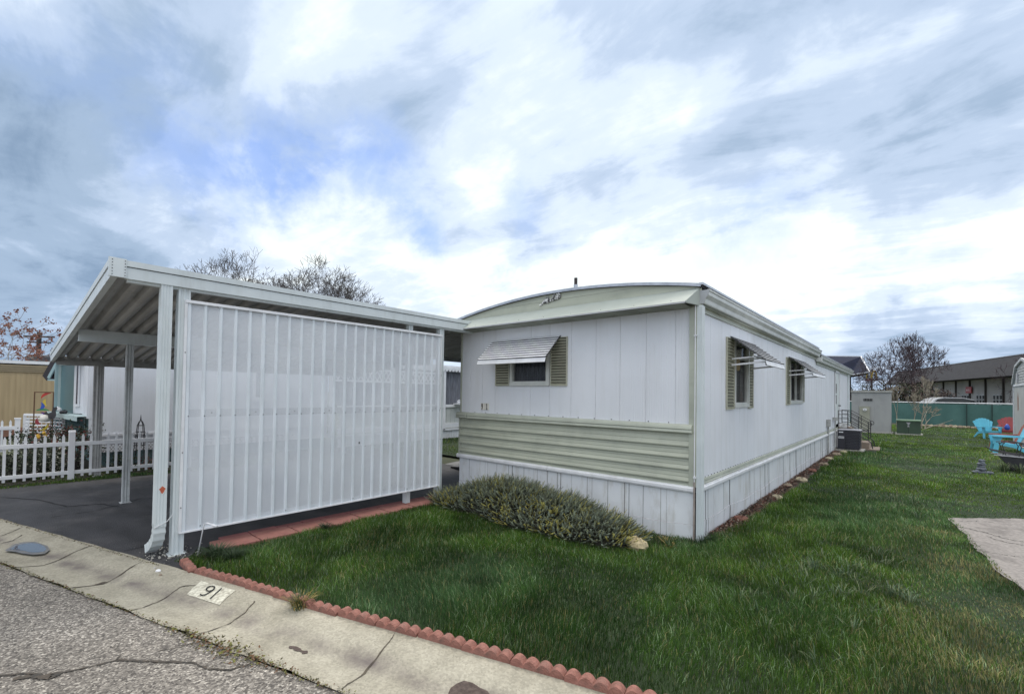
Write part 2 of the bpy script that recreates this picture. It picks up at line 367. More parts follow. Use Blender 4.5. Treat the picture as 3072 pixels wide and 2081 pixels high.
# road: worn chip-seal
def road_mat():
    m = bpy.data.materials.new('chip_seal'); m.use_nodes = True; nt = m.node_tree; N = nt.nodes; L = nt.links; P = N['Principled BSDF']
    tc = N.new('ShaderNodeTexCoord'); v = N.new('ShaderNodeTexVoronoi'); v.inputs['Scale'].default_value = 92; L.new(tc.outputs['Object'], v.inputs['Vector'])
    r = N.new('ShaderNodeValToRGB'); L.new(v.outputs['Color'], r.inputs[0]); e = r.color_ramp.elements
    e[0].color = (0.045, 0.04, 0.037, 1); e[1].color = (0.75, 0.70, 0.62, 1)
    k = e.new(0.42); k.color = (0.19, 0.172, 0.152, 1); k = e.new(0.72); k.color = (0.34, 0.312, 0.275, 1)
    n = N.new('ShaderNodeTexNoise'); n.inputs['Scale'].default_value = 1.3; n.inputs['Detail'].default_value = 8; L.new(tc.outputs['Object'], n.inputs['Vector'])
    mr = N.new('ShaderNodeMapRange'); L.new(n.outputs[0], mr.inputs[0]); mr.inputs[1].default_value = .3; mr.inputs[2].default_value = .7; mr.inputs[3].default_value = 0.58; mr.inputs[4].default_value = 0.92
    mx = N.new('ShaderNodeVectorMath'); mx.operation = 'SCALE'; L.new(r.outputs[0], mx.inputs[0]); L.new(mr.outputs[0], mx.inputs['Scale'])
    L.new(mx.outputs[0], P.inputs['Base Color']); P.inputs['Roughness'].default_value = 0.85
    bp = N.new('ShaderNodeBump'); bp.inputs['Strength'].default_value = 0.9; bp.inputs['Distance'].default_value = 0.006; bp.invert = True
    L.new(v.outputs['Distance'], bp.inputs['Height']); L.new(bp.outputs[0], P.inputs['Normal'])
    return m
TAR = mat('road_tar', (0.03, 0.028, 0.025, 1), (0.075, 0.06, 0.045, 1), 25, 0.8, bump=.5, bscale=60)
rd = MB(); a0 = strp(-40, 0.0); a1 = strp(40, 0.0); a2 = strp(40, -12); a3 = strp(-40, -12)
rd.quad((*a0, -0.004), (*a3, -0.004), (*a2, -0.004), (*a1, -0.004))
gz = lambda x, y: 0.001
def wob(pts, n, amp, seed):
    out = []
    for i in range(len(pts) - 1): out += jag(pts[i], pts[i + 1], n, amp, seed + i)[:-1]
    return out + [np.array(pts[-1])]
def gpt(u, v, z=0.0):
    d = rayd(u, v); p = CAM + d * ((z - CAM[2]) / d[2]); return p[:2]
cr = [gpt(*p) for p in ((-60, 2030), (0, 2023), (60, 2018), (130, 2025), (250, 2002), (350, 1978), (450, 1981), (580, 1985), (620, 2005), (690, 2008), (760, 1985))]
ribbon(rd, wob(cr, 6, 0.006, 3), 0.014, gz, 1, 5)
ribbon(rd, wob([gpt(40, 2034), gpt(100, 2026), gpt(150, 2032), gpt(190, 2016)], 5, 0.008, 9), 0.035, lambda x, y: 0.002, 1, 8)
ribbon(rd, wob([gpt(350, 1978), gpt(362, 1964)], 4, 0.004, 11), 0.008, gz, 1, 5)
ribbon(rd, wob([gpt(470, 1952), gpt(530, 1940), gpt(600, 1922)], 6, 0.004, 12), 0.006, gz, 1, 5)
struct('road', rd, [road_mat(), TAR])

# driveway: dark sealed asphalt under the carport
dvm = mat('driveway_asphalt', (0.040, 0.040, 0.046, 1), (0.018, 0.018, 0.021, 1), 2.8, 0.7, bump=0.6, bscale=70, dirt=(0.085, 0.08, 0.082, 1), dscale=1.7, damt=0.8, detail=9, stretch=(.45, 1.4, 1))
dv = MB()
poly = [(-9.0, top_y(-9.0) - .03), (-3.1, top_y(-3.1) - .02), (-3.12, -3.95), (-3.6, -3.75), (-3.6, -0.4), (-3.82, 0.2), (-3.82, 1.6), (-8.75, 1.6), (-8.8, -3.0)]
dv.poly([(x, y, 0.002) for x, y in poly])
dz = lambda x, y: 0.006
for k, (pts, w) in enumerate((([gpt(0, 1492), gpt(120, 1500), gpt(200, 1520), gpt(290, 1512), gpt(360, 1520)], .02), ([gpt(380, 1508), gpt(420, 1496), gpt(492, 1494)], .014),
                  ([gpt(150, 1552), gpt(300, 1530), gpt(380, 1508)], .012), ([gpt(400, 1468), gpt(450, 1456), gpt(492, 1440)], .012), ([gpt(370, 1655), gpt(430, 1640), gpt(460, 1640)], .014))):
    ribbon(dv, wob(pts, 7, 0.012, 20 + k), w, dz, 1, k)
struct('driveway', dv, [dvm, mat('asphalt_crack', (0.012, 0.012, 0.014, 1), rough=.9)])
gr = MB(); rg = random.Random(4)
for i in range(420):                                                     # broken grit round the post foot
    x = -3.62 + rg.gauss(0, 0.16); y = -3.93 + rg.gauss(0, 0.09) + (x + 3.6) * 0.15
    if x > -3.2 or y < top_y(x): continue
    r = rg.uniform(0.004, 0.013); gr.rock((x, y, 0.004), r, i, rg.choice((0, 1, 1)), 5, .6)
solo('grit', gr, [CONC, mat('dark_grit', (0.09, 0.09, 0.09, 1), rough=.9)], 'loose pale grit at the foot of the carport corner post', 'grit', kind='stuff')

# rolled concrete gutter
def gut_z(t):            # shallow dish with a raised lawn side
    t = max(0, min(GW, t)); return 0.004 - 0.022 * math.sin(math.pi * min(t / 0.42, 1.0)) + (0.012 * max(0, (t - 0.36) / 0.24))
def gut_mat():
    m = bpy.data.materials.new('gutter_concrete'); m.use_nodes = True; nt = m.node_tree; N = nt.nodes; L = nt.links; P = N['Principled BSDF']
    tc = N.new('ShaderNodeTexCoord'); O = tc.outputs['Object']
    def noise(sc, det=8, ro=.6, st=(1, 1, 1)):
        mp = N.new('ShaderNodeMapping'); mp.inputs['Scale'].default_value = st; L.new(O, mp.inputs[0])
        n = N.new('ShaderNodeTexNoise'); n.inputs['Scale'].default_value = sc; n.inputs['Detail'].default_value = det; n.inputs['Roughness'].default_value = ro; L.new(mp.outputs[0], n.inputs['Vector']); return n.outputs[0]
    r = N.new('ShaderNodeValToRGB'); L.new(noise(3.5), r.inputs[0]); e = r.color_ramp.elements
    e[0].position = .35; e[0].color = (0.265, 0.247, 0.195, 1); e[1].position = .66; e[1].color = (0.375, 0.352, 0.285, 1)
    # fine aggregate specks
    v = N.new('ShaderNodeTexVoronoi'); v.inputs['Scale'].default_value = 85; L.new(O, v.inputs['Vector'])
    sp = N.new('ShaderNodeSeparateColor'); L.new(v.outputs['Color'], sp.inputs[0])
    mr = N.new('ShaderNodeMapRange'); L.new(sp.outputs[0], mr.inputs[0]); mr.inputs[3].default_value = 0.82; mr.inputs[4].default_value = 1.14
    sc = N.new('ShaderNodeVectorMath'); sc.operation = 'SCALE'; L.new(r.outputs[0], sc.inputs[0]); L.new(mr.outputs[0], sc.inputs['Scale'])
    # water stain along the low line: keyed on the gutter's own across-coordinate
    dt = N.new('ShaderNodeVectorMath'); dt.operation = 'DOT_PRODUCT'; L.new(tc.outputs['UV'], dt.inputs[0]); dt.inputs[1].default_value = (0, 1, 0)
    wv = N.new('ShaderNodeMath'); wv.operation = 'MULTIPLY_ADD'; L.new(noise(1.8), wv.inputs[0]); wv.inputs[1].default_value = 0.14; L.new(dt.outputs['Value'], wv.inputs[2])
    rr = N.new('ShaderNodeValToRGB'); L.new(wv.outputs[0], rr.inputs[0]); q = rr.color_ramp.elements
    q[0].position = 0.27; q[0].color = (0, 0, 0, 1); q[1].position = 0.47; q[1].color = (0, 0, 0, 1); k = q.new(0.36); k.color = (1, 1, 1, 1)
    nn = N.new('ShaderNodeMath'); nn.operation = 'MULTIPLY'; L.new(rr.outputs[0], nn.inputs[0])
    n3 = N.new('ShaderNodeMapRange'); L.new(noise(4.0, 6, .6), n3.inputs[0]); n3.inputs[1].default_value = .35; n3.inputs[2].default_value = .65; n3.inputs[4].default_value = .85; L.new(n3.outputs[0], nn.inputs[1])
    mx = N.new('ShaderNodeMix'); mx.data_type = 'RGBA'; L.new(nn.outputs[0], mx.inputs['Factor']); L.new(sc.outputs[0], mx.inputs['A']); mx.inputs['B'].default_value = (0.11, 0.09, 0.09, 1)
    L.new(mx.outputs['Result'], P.inputs['Base Color']); P.inputs['Roughness'].default_value = 0.85
    bp = N.new('ShaderNodeBump'); bp.inputs['Strength'].default_value = 0.5; bp.inputs['Distance'].default_value = 0.004
    L.new(noise(60, 6, .7), bp.inputs['Height']); L.new(bp.outputs[0], P.inputs['Normal'])
    return m
gt = MB(); nt_ = 14; seg = 0.05
me = bpy.data.meshes.new('sidewalk')
ss = np.concatenate([[-30, -14, -6], np.arange(-3.5, 7.6, 0.12), [9, 14, 26]]); ts = np.linspace(0, GW, nt_)
rgk = random.Random(2); vs = []; uv = []
for s_ in ss:
    for j, t_ in enumerate(ts):
        jit = 0.008 * math.sin(s_ * 7.3) + 0.006 * math.sin(s_ * 19.1) if j == 0 else (0.006 * math.sin(s_ * 9.7) if j == nt_ - 1 else 0)
        p = strp(s_, t_ + jit + (0.02 * (s_ / 4) if j == nt_ - 1 else 0)); vs.append((p[0], p[1], gut_z(t_))); uv.append((s_, t_))
fs = []
for i in range(len(ss) - 1):
    for j in range(nt_ - 1): fs.append((i * nt_ + j, (i + 1) * nt_ + j, (i + 1) * nt_ + j + 1, i * nt_ + j + 1))
nvg = len(vs); nfg = len(fs)
cm = MB()
def inv_s(p):
    q = np.array(p) - np.array([-4.441, -5.045]); return q @ SD, q @ ND
czf = lambda x, y: gut_z(inv_s((x, y))[1]) + 0.0035
joints = [((28, 1704), (130, 1690), (275, 1640)), ((208, 1764), (310, 1745), (424, 1690)), ((392, 1832), (470, 1800), (540, 1762), (600, 1756)), ((590, 1902), (690, 1862), (742, 1828), (762, 1806)),
          ((1022, 2068), (1100, 2000), (1184, 1905)), ((0, 1606), (40, 1595), (90, 1576))]
for k, J in enumerate(joints):
    ribbon(cm, wob([gpt(*p) for p in J], 7, 0.006, 40 + k), (0.012, 0.013, .009, 0.008, 0.011, .008)[k], czf, 0, k, .6)
ribbon(cm, wob([gpt(283, 1750), gpt(305, 1742), gpt(320, 1738)], 3, 0.004, 71), 0.035, czf, 0, 3)
ribbon(cm, wob([gpt(868, 1930), gpt(895, 1940), gpt(922, 1950)], 4, 0.008, 72), 0.03, czf, 1, 3)
ribbon(cm, wob([gpt(0, 1625), gpt(40, 1618), gpt(66, 1606)], 4, 0.004, 73), 0.012, czf, 0, 3)
hole = [gpt(u, v) for u, v in ((1345, 2070), (1352, 2056), (1370, 2046), (1392, 2040), (1418, 2047), (1440, 2060), (1462, 2069), (1472, 2081), (1480, 2100), (1420, 2110), (1350, 2098))]
vs2 = [(p[0], p[1], czf(*p)) for p in hole]
cm.poly(vs2, 1)
for m_i, vlist in ((0, cm),):
    for f, mi in zip(cm.f, cm.m): pass
allv = vs + cm.v; allf = fs + [tuple(i + nvg for i in f) for f in cm.f]
me.from_pydata([tuple(map(float, p)) for p in allv], [], allf)
me.materials.append(gut_mat()); me.materials.append(mat('gutter_crack', (0.045, 0.035, 0.028, 1), (0.09, 0.075, 0.055, 1), 30, 0.9)); me.materials.append(mat('gutter_hole', (0.10, 0.075, 0.065, 1), (0.05, 0.035, 0.03, 1), 40, 0.9, bump=1, bscale=50))
ul = me.uv_layers.new(name='UVMap')
for p in me.polygons:
    if p.index >= nfg: p.material_index = 1 + cm.m[p.index - nfg]
    else: p.use_smooth = True
    for li in p.loop_indices:
        vi = me.loops[li].vertex_index
        if vi < nvg: ul.data[li].uv = uv[vi]
gob = bpy.data.objects.new('sidewalk', me); COL.objects.link(gob); gob['kind'] = 'structure'

pd = MB(); pts = [(28, 1648), (48, 1637), (70, 1631), (95, 1629), (118, 1632), (134, 1640), (140, 1648), (132, 1655), (112, 1658), (88, 1657), (70, 1652), (48, 1650)]
zw = max(czf(*gpt(*p)) for p in pts) + .001; pd.poly([(*gpt(*p), zw) for p in pts])
wm = mat('puddle_water', (0.05, 0.06, 0.075, 1), rough=0.02, spec=1.0); struct('water', pd, wm)
pd2 = MB(); pd2.poly([(*gpt(*p), zw - .0015) for p in [(14, 1652), (40, 1633), (72, 1626), (110, 1625), (140, 1634), (150, 1650), (134, 1661), (100, 1664), (66, 1660), (46, 1655)]])
struct('ground_stain', pd2, mat('wet_concrete', (0.11, 0.11, 0.12, 1), (0.2, 0.19, 0.17, 1), 8, .4))

# moss and dead leaves in the joint between gutter and road
ms = MB(); rg = random.Random(12)
for i in range(5200):
    s_ = rg.uniform(-2.2, 5.2); big = math.exp(-((s_ - 3.15) / 0.45) ** 2)
    if rg.random() > 0.35 + big: continue
    t_ = rg.gauss(0, 0.012 + 0.035 * big) - 0.01 * big; p = strp(s_, t_); r = rg.uniform(0.003, 0.009) * (1 + 0.6 * big)
    a = rg.uniform(0, 6.28); z = 0.003 + rg.uniform(0, 0.012) * (0.5 + big); m_ = rg.choice((0, 0, 1, 2))
    d = np.array([math.cos(a), math.sin(a)]) * r; e_ = np.array([-d[1], d[0]]) * 0.6
    ms.quad((*(p - d), z), (*(p + e_), z + r * .6), (*(p + d), z + rg.uniform(0, r)), (*(p - e_), z), m_)
solo('moss', ms, [mat('dark_moss', (0.055, 0.05, 0.02, 1), rough=.95), mat('olive_moss', (0.15, 0.15, 0.04, 1), rough=.95), mat('dead_leaf', (0.13, 0.07, 0.035, 1), rough=.95)],
     'dark moss and leaf litter along the seam between road and gutter', 'moss', kind='stuff')
ms = MB()
for i in range(1500):
    x = rg.uniform(-9, -3.3); y = top_y(x) + rg.gauss(0.0, 0.012); r = rg.uniform(0.004, 0.012); a = rg.uniform(0, 6.28)
    d = np.array([math.cos(a), math.sin(a)]) * r; e_ = np.array([-d[1], d[0]]) * .6; p = np.array([x, y]); z = .012
    ms.quad((*(p - d), z), (*(p + e_), z + r * .5), (*(p + d), z + rg.uniform(0, r)), (*(p - e_), z), rg.choice((0, 0, 1, 2)))
solo('soil_litter', ms, [mat('dark_moss', (0, 0, 0, 1)), mat('olive_moss', (0, 0, 0, 1)), mat('dead_leaf', (0, 0, 0, 1))], 'dark crumbs of soil where the driveway meets the gutter', 'soil', kind='stuff')

# painted number on the gutter
def strokes(mb, paths, w, to3, m=0):
    """pen strokes given in a 2-D letter plane; to3 maps (a, b, lift) to the world"""
    for P_ in paths:
        n = len(P_)
        for i in range(n - 1):
            a = np.array(P_[i], float); b = np.array(P_[i + 1], float); d = b - a; l = np.linalg.norm(d)
            if l < 1e-6: continue
            d /= l; nn = np.array([-d[1], d[0]]) * w / 2; a2 = a - d * w * .3; b2 = b + d * w * .3
            mb.quad(to3(*(a2 + nn), 0), to3(*(a2 - nn), 0), to3(*(b2 - nn), 0), to3(*(b2 + nn), 0), m)
def arc(cx, cy, rx, ry, a0, a1, n=10): return [(cx + rx * math.cos(math.radians(a0 + (a1 - a0) * i / n)), cy + ry * math.sin(math.radians(a0 + (a1 - a0) * i / n))) for i in range(n + 1)]
NINE = [arc(0.28, 0.72, 0.2, 0.26, 0, 360, 14), [(0.48, 0.72), (0.47, 0.45), (0.38, 0.15), (0.2, 0.02), (0.08, 0.08)]]
ONE = [[(0.72, 0.84), (0.86, 0.98), (0.86, 0.0)]]
TL, TR, BR, BL = [gpt(*p) for p in ((604, 1747), (706, 1776), (658, 1812), (560, 1781))]
pl = MB(); root = thing('painted_house_number', (float(TL[0]), float(TL[1]), 0.0), 'cream painted rectangle with black 91 on the concrete gutter', 'painted sign')
NS = 8
def bil(a, b):
    p = (BL * (1 - a) + BR * a) * (1 - b) + (TL * (1 - a) + TR * a) * b; return p
for i in range(NS):
    for j in range(NS):
        q = [bil((i + di) / NS, (j + dj) / NS) for di, dj in ((0, 0), (1, 0), (1, 1), (0, 1))]
        pl.quad(*[(*p, czf(*p) + 0.0005) for p in q])
part('paint_patch', pl, mat('cream_road_paint', (0.66, 0.645, 0.54, 1), (0.33, 0.31, 0.25, 1), 38, 0.8, detail=8), root)
dg = MB()
def t91(a, b, l): p = bil(0.30 + a * 0.46, 0.13 + b * 0.72); return (*p, czf(*p) + 0.0065)
strokes(dg, NINE + [[(0.80, 0.98), (0.80, 0.0)]], 0.075, t91); part('painted_digits', dg, BLKPL, root)

# scalloped edging blocks
def scallop_block(mb, L_=0.328, n=4, w=0.062, h=0.062):
    r = L_ / n / 2; prof = [(0, -0.02)]
    for i in range(n):
        c = r + i * 2 * r
        for k in range(9):
            if k == 0 and i > 0: continue
            x_ = -1 + k / 4; prof.append((c + r * x_ * .999, h - r * 0.72 * x_ * x_))
    prof.append((L_, -0.02)); k = len(mb.v); N_ = len(prof)
    # front face, rounded lip and back
    for y_, sc_ in ((0, 0.93), (0.008, 1.0), (w - 0.008, 1.0), (w, 0.93)):
        mb.v += [(p, y_, q if q < 0 else q * (sc_ if q > 0.03 else 1)) for p, q in prof]
    for row in range(3):
        for i in range(N_ - 1): mb.f.append((k + row * N_ + i, k + row * N_ + i + 1, k + (row + 1) * N_ + i + 1, k + (row + 1) * N_ + i)); mb.m.append(0)
    mb.f.append(tuple(k + i for i in reversed(range(N_)))); mb.m.append(0)
    mb.f.append(tuple(k + 3 * N_ + i for i in range(N_))); mb.m.append(0)
mb = MB(); scallop_block(mb); bm_ = _mesh('edging_block', mb, BRICK, (0, 0, 0)); bm_.polygons.foreach_set('use_smooth', [False] * len(bm_.polygons))
nb = 17; sd_ang = math.atan2(0.2975, 1.0); rg = random.Random(5)
for i in range(nb):
    o = bpy.data.objects.new('edging_block', bm_); COL.objects.link(o)
    x = -3.19 + i * 0.334 * math.cos(sd_ang); y = top_y(x) + 0.012 + 0.012 * math.sin(i * 0.9)
    o.location = (x, y + rg.uniform(-.006, .006), 0.006 + rg.uniform(-.005, .004)); o.rotation_euler = (rg.uniform(-.04, .02), rg.uniform(-.010, .010), sd_ang + rg.uniform(-.012, .012) + (-.0 if i else -.32))
    o['category'] = 'edging block'; o['group'] = 'scalloped red edging blocks along the gutter'
    o['label'] = 'scalloped red concrete edging block between gutter and lawn'
    if i == 0: o['label'] = 'turned red scalloped edging block at the driveway corner, end of its row'; o.location = (-3.24, -3.97, 0.0)
    if i == 1: o['label'] = 'red scalloped edging block next to the turned end block'
    if i == 6: o['label'] = 'red scalloped edging block with a tuft of dry grass before it'

# pavers beside the driveway
pv = []
rg = random.Random(8)
y = -3.62; i = 0
while y < -0.55:
    l = 0.395; m_ = MB(); x1 = -3.36 + rg.uniform(-.006, .006)
    m_.box(-3.685, x1, y + .008, y + l - .008, -0.05, 0.022 + rg.uniform(0, .006))
    o = solo('paver', m_, PAVER, ('broad pink paver beside the lawn edge', 'broad pink paver nearest the carport corner post', 'broad pink paver at the juniper end of the strip')[0 if 0 < i < 7 else (1 if i == 0 else 2)], 'paver', 'broad pink pavers along the driveway'); bevel(o, .006); y += l; i += 1
y = -3.50; i = 0
while y < -0.5:
    l = 0.29; m_ = MB(); m_.box(-3.805 + rg.uniform(-.008, .004), -3.692, y + .005, y + l - .005, -0.05, 0.016 + rg.uniform(0, .007))
    o = solo('narrow_paver', m_, PAVER2, 'narrow dark red paver between driveway and pink pavers' if i else 'narrow dark red paver nearest the street, end of its row', 'paver', 'narrow dark red pavers along the driveway'); bevel(o, .006); y += l; i += 1

# right-hand slab
sm = MB(); sp = [(2.16, 3.36), (2.30, 1.95), (2.37, 1.1), (2.52, 0.3), (2.66, -0.8), (3.4, -1.6), (9, -1.6), (9, 9.0), (4.4, 5.3), (2.92, 4.02), (2.5, 3.68)]
pts = []
for i in range(len(sp)):
    a = sp[i]; b = sp[(i + 1) % len(sp)]
    pts += [tuple(p) for p in jag(a, b, 12, 0.022, 90 + i)[:-1]]
sm.poly([(x, y, 0.018) for x, y in pts])
for i in range(len(pts)): a = pts[i]; b = pts[(i + 1) % len(pts)]; sm.quad((a[0], a[1], -.02), (b[0], b[1], -.02), (b[0], b[1], .018), (a[0], a[1], .018), 1)
for k, (p, w) in enumerate(((((2868, 1583), (2900, 1588), (2950, 1600), (3010, 1618), (3072, 1630)), .022), (((2930, 1652), (3000, 1668), (3072, 1676)), .012), (((2880, 1566), (2960, 1568), (3040, 1580)), .014), (((2960, 1612), (3020, 1632), (3072, 1640)), .02))):
    ribbon(sm, wob([gpt(*q) for q in p], 14, 0.018, 60 + k), w * .6, lambda x, y: 0.020, 1, k, .9)
struct('path', sm, [mat('weathered_slab', (0.285, 0.262, 0.245, 1), (0.19, 0.175, 0.165, 1), 30, 0.9, bump=.7, bscale=60, detail=10, dirt=(0.09, 0.08, 0.075, 1), dscale=3.2, damt=.85), mat('slab_crack', (0.03, 0.03, 0.028, 1), (0.08, 0.07, 0.06, 1), 30, .9)])

# ------------------------------------------------------------------ mobile home
HX0, HY1 = -3.83, 16.85
home = thing('mobile_home', (-1.915, 0, 0), 'long white mobile home with sage green siding and bowed roof', 'mobile home')
def corrugated(mb, axis, a, b, z0, z1, c, sgn, seams, pitch=0.029, amp=0.0009, m=0, depth=0.005, seamed=False):
    """upright ribbed sheet along one axis; c is the wall plane and sgn its outward side"""
    pts = []; n = int((b - a) / pitch * 4)
    for i in range(n + 1):
        t = a + (b - a) * i / n; pts.append((t, amp * math.sin(2 * math.pi * t / pitch)))
    for s_ in seams:
        pts = [p for p in pts if abs(p[0] - s_) > 0.006]; pts += [(s_ - 0.004, 0), (s_ - 0.0015, -depth), (s_ + 0.0015, -depth), (s_ + 0.004, 0)]
    pts.sort(); k = len(mb.v)
    for t, d in pts:
        for z in (z0, z1):
            mb.v.append((t, c + sgn * d, z) if axis == 'x' else (c + sgn * d, t, z))
    for i in range(len(pts) - 1):
        ph = ((pts[i][0] + pts[i + 1][0]) / 2 / pitch) % 1
        deep = pts[i][1] <= -depth * .9 or pts[i + 1][1] <= -depth * .9
        mb.f.append((k + 2 * i, k + 2 * i + 2, k + 2 * i + 3, k + 2 * i + 1)); mb.m.append((m + 1) if (deep and seamed) else m)
w = MB()
# front upper siding round the window opening
fseams = [-3.62, -3.34, -3.06, -2.7, -2.361, -2.02, -1.66, -1.282, -0.938, -0.596, -0.241]
WX0, WX1, WZ0, WZ1 = -2.70, -2.06, 1.76, 2.34
for (a, b, z0, z1) in ((HX0, WX0, 1.17, 2.60), (WX1, -0.06, 1.17, 2.60), (WX0, WX1, 1.17, WZ0), (WX0, WX1, WZ1, 2.60)):
    corrugated(w, 'x', a, b, z0, z1, 0.0, -1, [s for s in fseams if a + .02 < s < b - .02], seamed=True)
# the side
sseams = [round(0.45 + 0.405 * i + 0.03 * math.sin(i * 2.1), 3) for i in range(40)]
W1 = (1.42, 2.04, 1.50, 2.32); W2 = (5.14, 6.42, 1.52, 2.32)
def side(a, b, z0, z1): corrugated(w, 'y', a, b, z0, z1, 0.0, 1, [s for s in sseams if a + .02 < s < b - .02], seamed=True)
ZT = 2.62
side(0.0, W1[0], 0.64, ZT); side(W1[0], W1[1], 0.64, W1[2]); side(W1[0], W1[1], W1[3], ZT); side(W1[1], W2[0], 0.64, ZT)
side(W2[0], W2[1], 0.64, W2[2]); side(W2[0], W2[1], W2[3], ZT); side(W2[1], 12.15, 0.64, ZT); side(13.15, HY1, 0.64, ZT); side(12.15, 13.15, 2.42, ZT)
# left and rear sides
corrugated(w, 'y', 0, HY1, 0.55, 2.62, HX0, -1, [], pitch=.1); corrugated(w, 'x', HX0, 0, 0.0, 2.62, HY1, 1, [], pitch=.1)
part('wall', w, [WHITE, mat('siding_seam', (0.66, 0.67, 0.71, 1), (0.56, 0.57, 0.60, 1), 12, .6)], home)
# dark room behind the openings
rm = MB(); rm.box(HX0 + .06, -0.08, 0.08, HY1 - .1, 0.7, 2.5)
rmo = part('interior', rm, DARK, home)
# sage lap siding
lp = MB(); laps = [0.565, 0.657, 0.789, 0.917, 1.046, 1.20]
for i in range(5):
    z0, z1 = laps[i], laps[i + 1]; h = z1 - z0
    lp.extrude([(0.03, z0), (-0.012, z0), (-0.012, z0 - .006), (-0.040, z0 - .006), (-0.040, z0 + .006), (-0.022, z0 + h * .33), (-0.026, z0 + h * .36), (-0.017, z0 + h * .66), (-0.021, z0 + h * .69), (-0.008, z1 + .001), (0.03, z1 + .001)], 'x', HX0 - .003, -0.075)
part('lap_siding', lp, GREEN, home)
bt = MB()
bprof = [(0.0, 1.187), (-0.055, 1.187), (-0.065, 1.197), (-0.058, 1.225), (-0.066, 1.235), (-0.058, 1.262), (-0.05, 1.275), (-0.02, 1.285), (0, 1.285)]
bt.extrude(bprof, 'x', -3.63, -0.035); bt.extrude([(p - .004 if p < 0 else p, q + .002) for p, q in bprof], 'x', HX0 - 0.055, -3.636)
bt.extrude([(p, q) for p, q in ((HX0 + .02, 1.19), (HX0 - .045, 1.19), (HX0 - .045, 1.283), (HX0 + .02, 1.283))], 'y', 0.001, 0.5)
part('belt_trim', bt, GREENT, home)
sc = MB()
for i in range(15): sc.box(-3.5 + i * .245 - .005, -3.5 + i * .245 + .005, -.006, 0, 1.29, 1.30)
for i in range(110): sc.box(0.0, 0.007, 0.27 + i * .11, 0.277 + i * .11, 0.675, 0.685)
part('screws', sc, BLKPL, home)['kind'] = 'stuff'
# corner posts
ct = MB(); ct.box(-0.075, -0.012, -0.032, 0.0, 0.60, 2.60); ct.box(-0.012, 0.008, -0.032, 0.03, 0.60, 2.60); part('corner_trim', ct, GREENT, home); ct = MB(); ct.box(HX0 - .012, HX0 + .022, -0.034, 0.03, 0.60, 1.186); ct.box(HX0 - .012, HX0 + .018, -0.012, 0.03, 1.287, 2.6)
part('corner_trim', ct, GREENT, home)
# white trim between siding and skirting
tr = MB(); tprof = lambda s: [(0.02, .537), (-0.030, .537), (-0.038, .545), (-0.038, .553), (-0.045, .556), (-0.045, .585), (-0.036, .592), (-0.034, .605), (0.02, .605)]
tr.extrude(tprof(0), 'x', HX0 - .05, -2.02); tr.extrude([(p, q - .001) for p, q in tprof(0)], 'x', -2.012, -0.012)
tr.extrude([(-p - .0, q - .001) for p, q in tprof(0)], 'y', 0.05, HY1)
part('base_trim', tr, TRIMW, home)
sb = MB(); sb.extrude([(0.0, 0.606), (0.014, .606), (0.02, .615), (0.012, .635), (0.018, .645), (0.012, .668), (0, .672)], 'y', 0.05, HY1); part('side_band', sb, GREENT, home)
# skirting: uneven panels with wavy crease
sk = MB(); rg = random.Random(3)
def skirting(axis, a, b, c, sgn, seed, step=.155):
    rg = random.Random(seed); xs = [a]; k = 0
    while xs[-1] < b - .12:
        xs.append(xs[-1] + (step * rg.uniform(.35, .5) if k % 3 == 1 else step * rg.uniform(1.0, 1.6))); k += 1
    xs[-1] = b
    cz = lambda t: 0.175 + 0.016 * math.sin(t * 1.9) + 0.010 * math.sin(t * 5.3 + 1)
    put = lambda t, d, z: (t, c + sgn * d, z) if axis == 'x' else (c + sgn * d, t, z)
    for i in range(len(xs) - 1):
        x0, x1 = xs[i] + .0025, xs[i + 1] - .0025; o0 = rg.uniform(0, .008); o1 = rg.uniform(0, .008); n = 4
        for j in range(n):
            t0 = x0 + (x1 - x0) * j / n; t1 = x0 + (x1 - x0) * (j + 1) / n
            d0 = .006 + o0 + (o1 - o0) * j / n; d1 = .006 + o0 + (o1 - o0) * (j + 1) / n
            # upper piece, crease, lower piece
            sk.quad(put(t0, d0, cz(t0) + .003), put(t1, d1, cz(t1) + .003), put(t1, d1 - .002, .555), put(t0, d0 - .002, .555))
            sk.quad(put(t0, d0 + .003, -.03), put(t1, d1 + .003, -.03), put(t1, d1 + .006, cz(t1) - .003), put(t0, d0 + .006, cz(t0) - .003))
            sk.quad(put(t0, d0 + .006, cz(t0) - .003), put(t1, d1 + .006, cz(t1) - .003), put(t1, d1, cz(t1) + .003), put(t0, d0, cz(t0) + .003), 1)
        # seam pleat
        s_ = xs[i + 1]; mm = 2 if rg.random() < .55 else 1
        sk.quad(put(s_ - .004, .002, -.03), put(s_ + .004, .002, -.03), put(s_ + .004, .002, .555), put(s_ - .004, .002, .555), mm)
skirting('x', HX0 - .01, -0.015, 0.004, -1, 4); skirting('y', 0.03, HY1, -0.004, 1, 9, .2); skirting('y', 0.0, HY1, HX0 + .002, -1, 6)
part('skirting', sk, [SKIRT, SEAM, RUST], home)
ff = MB(); ff.box(HX0 + .03, -.03, .03, HY1 - .05, -.03, .6); part('frame_rail', ff, DARK, home)

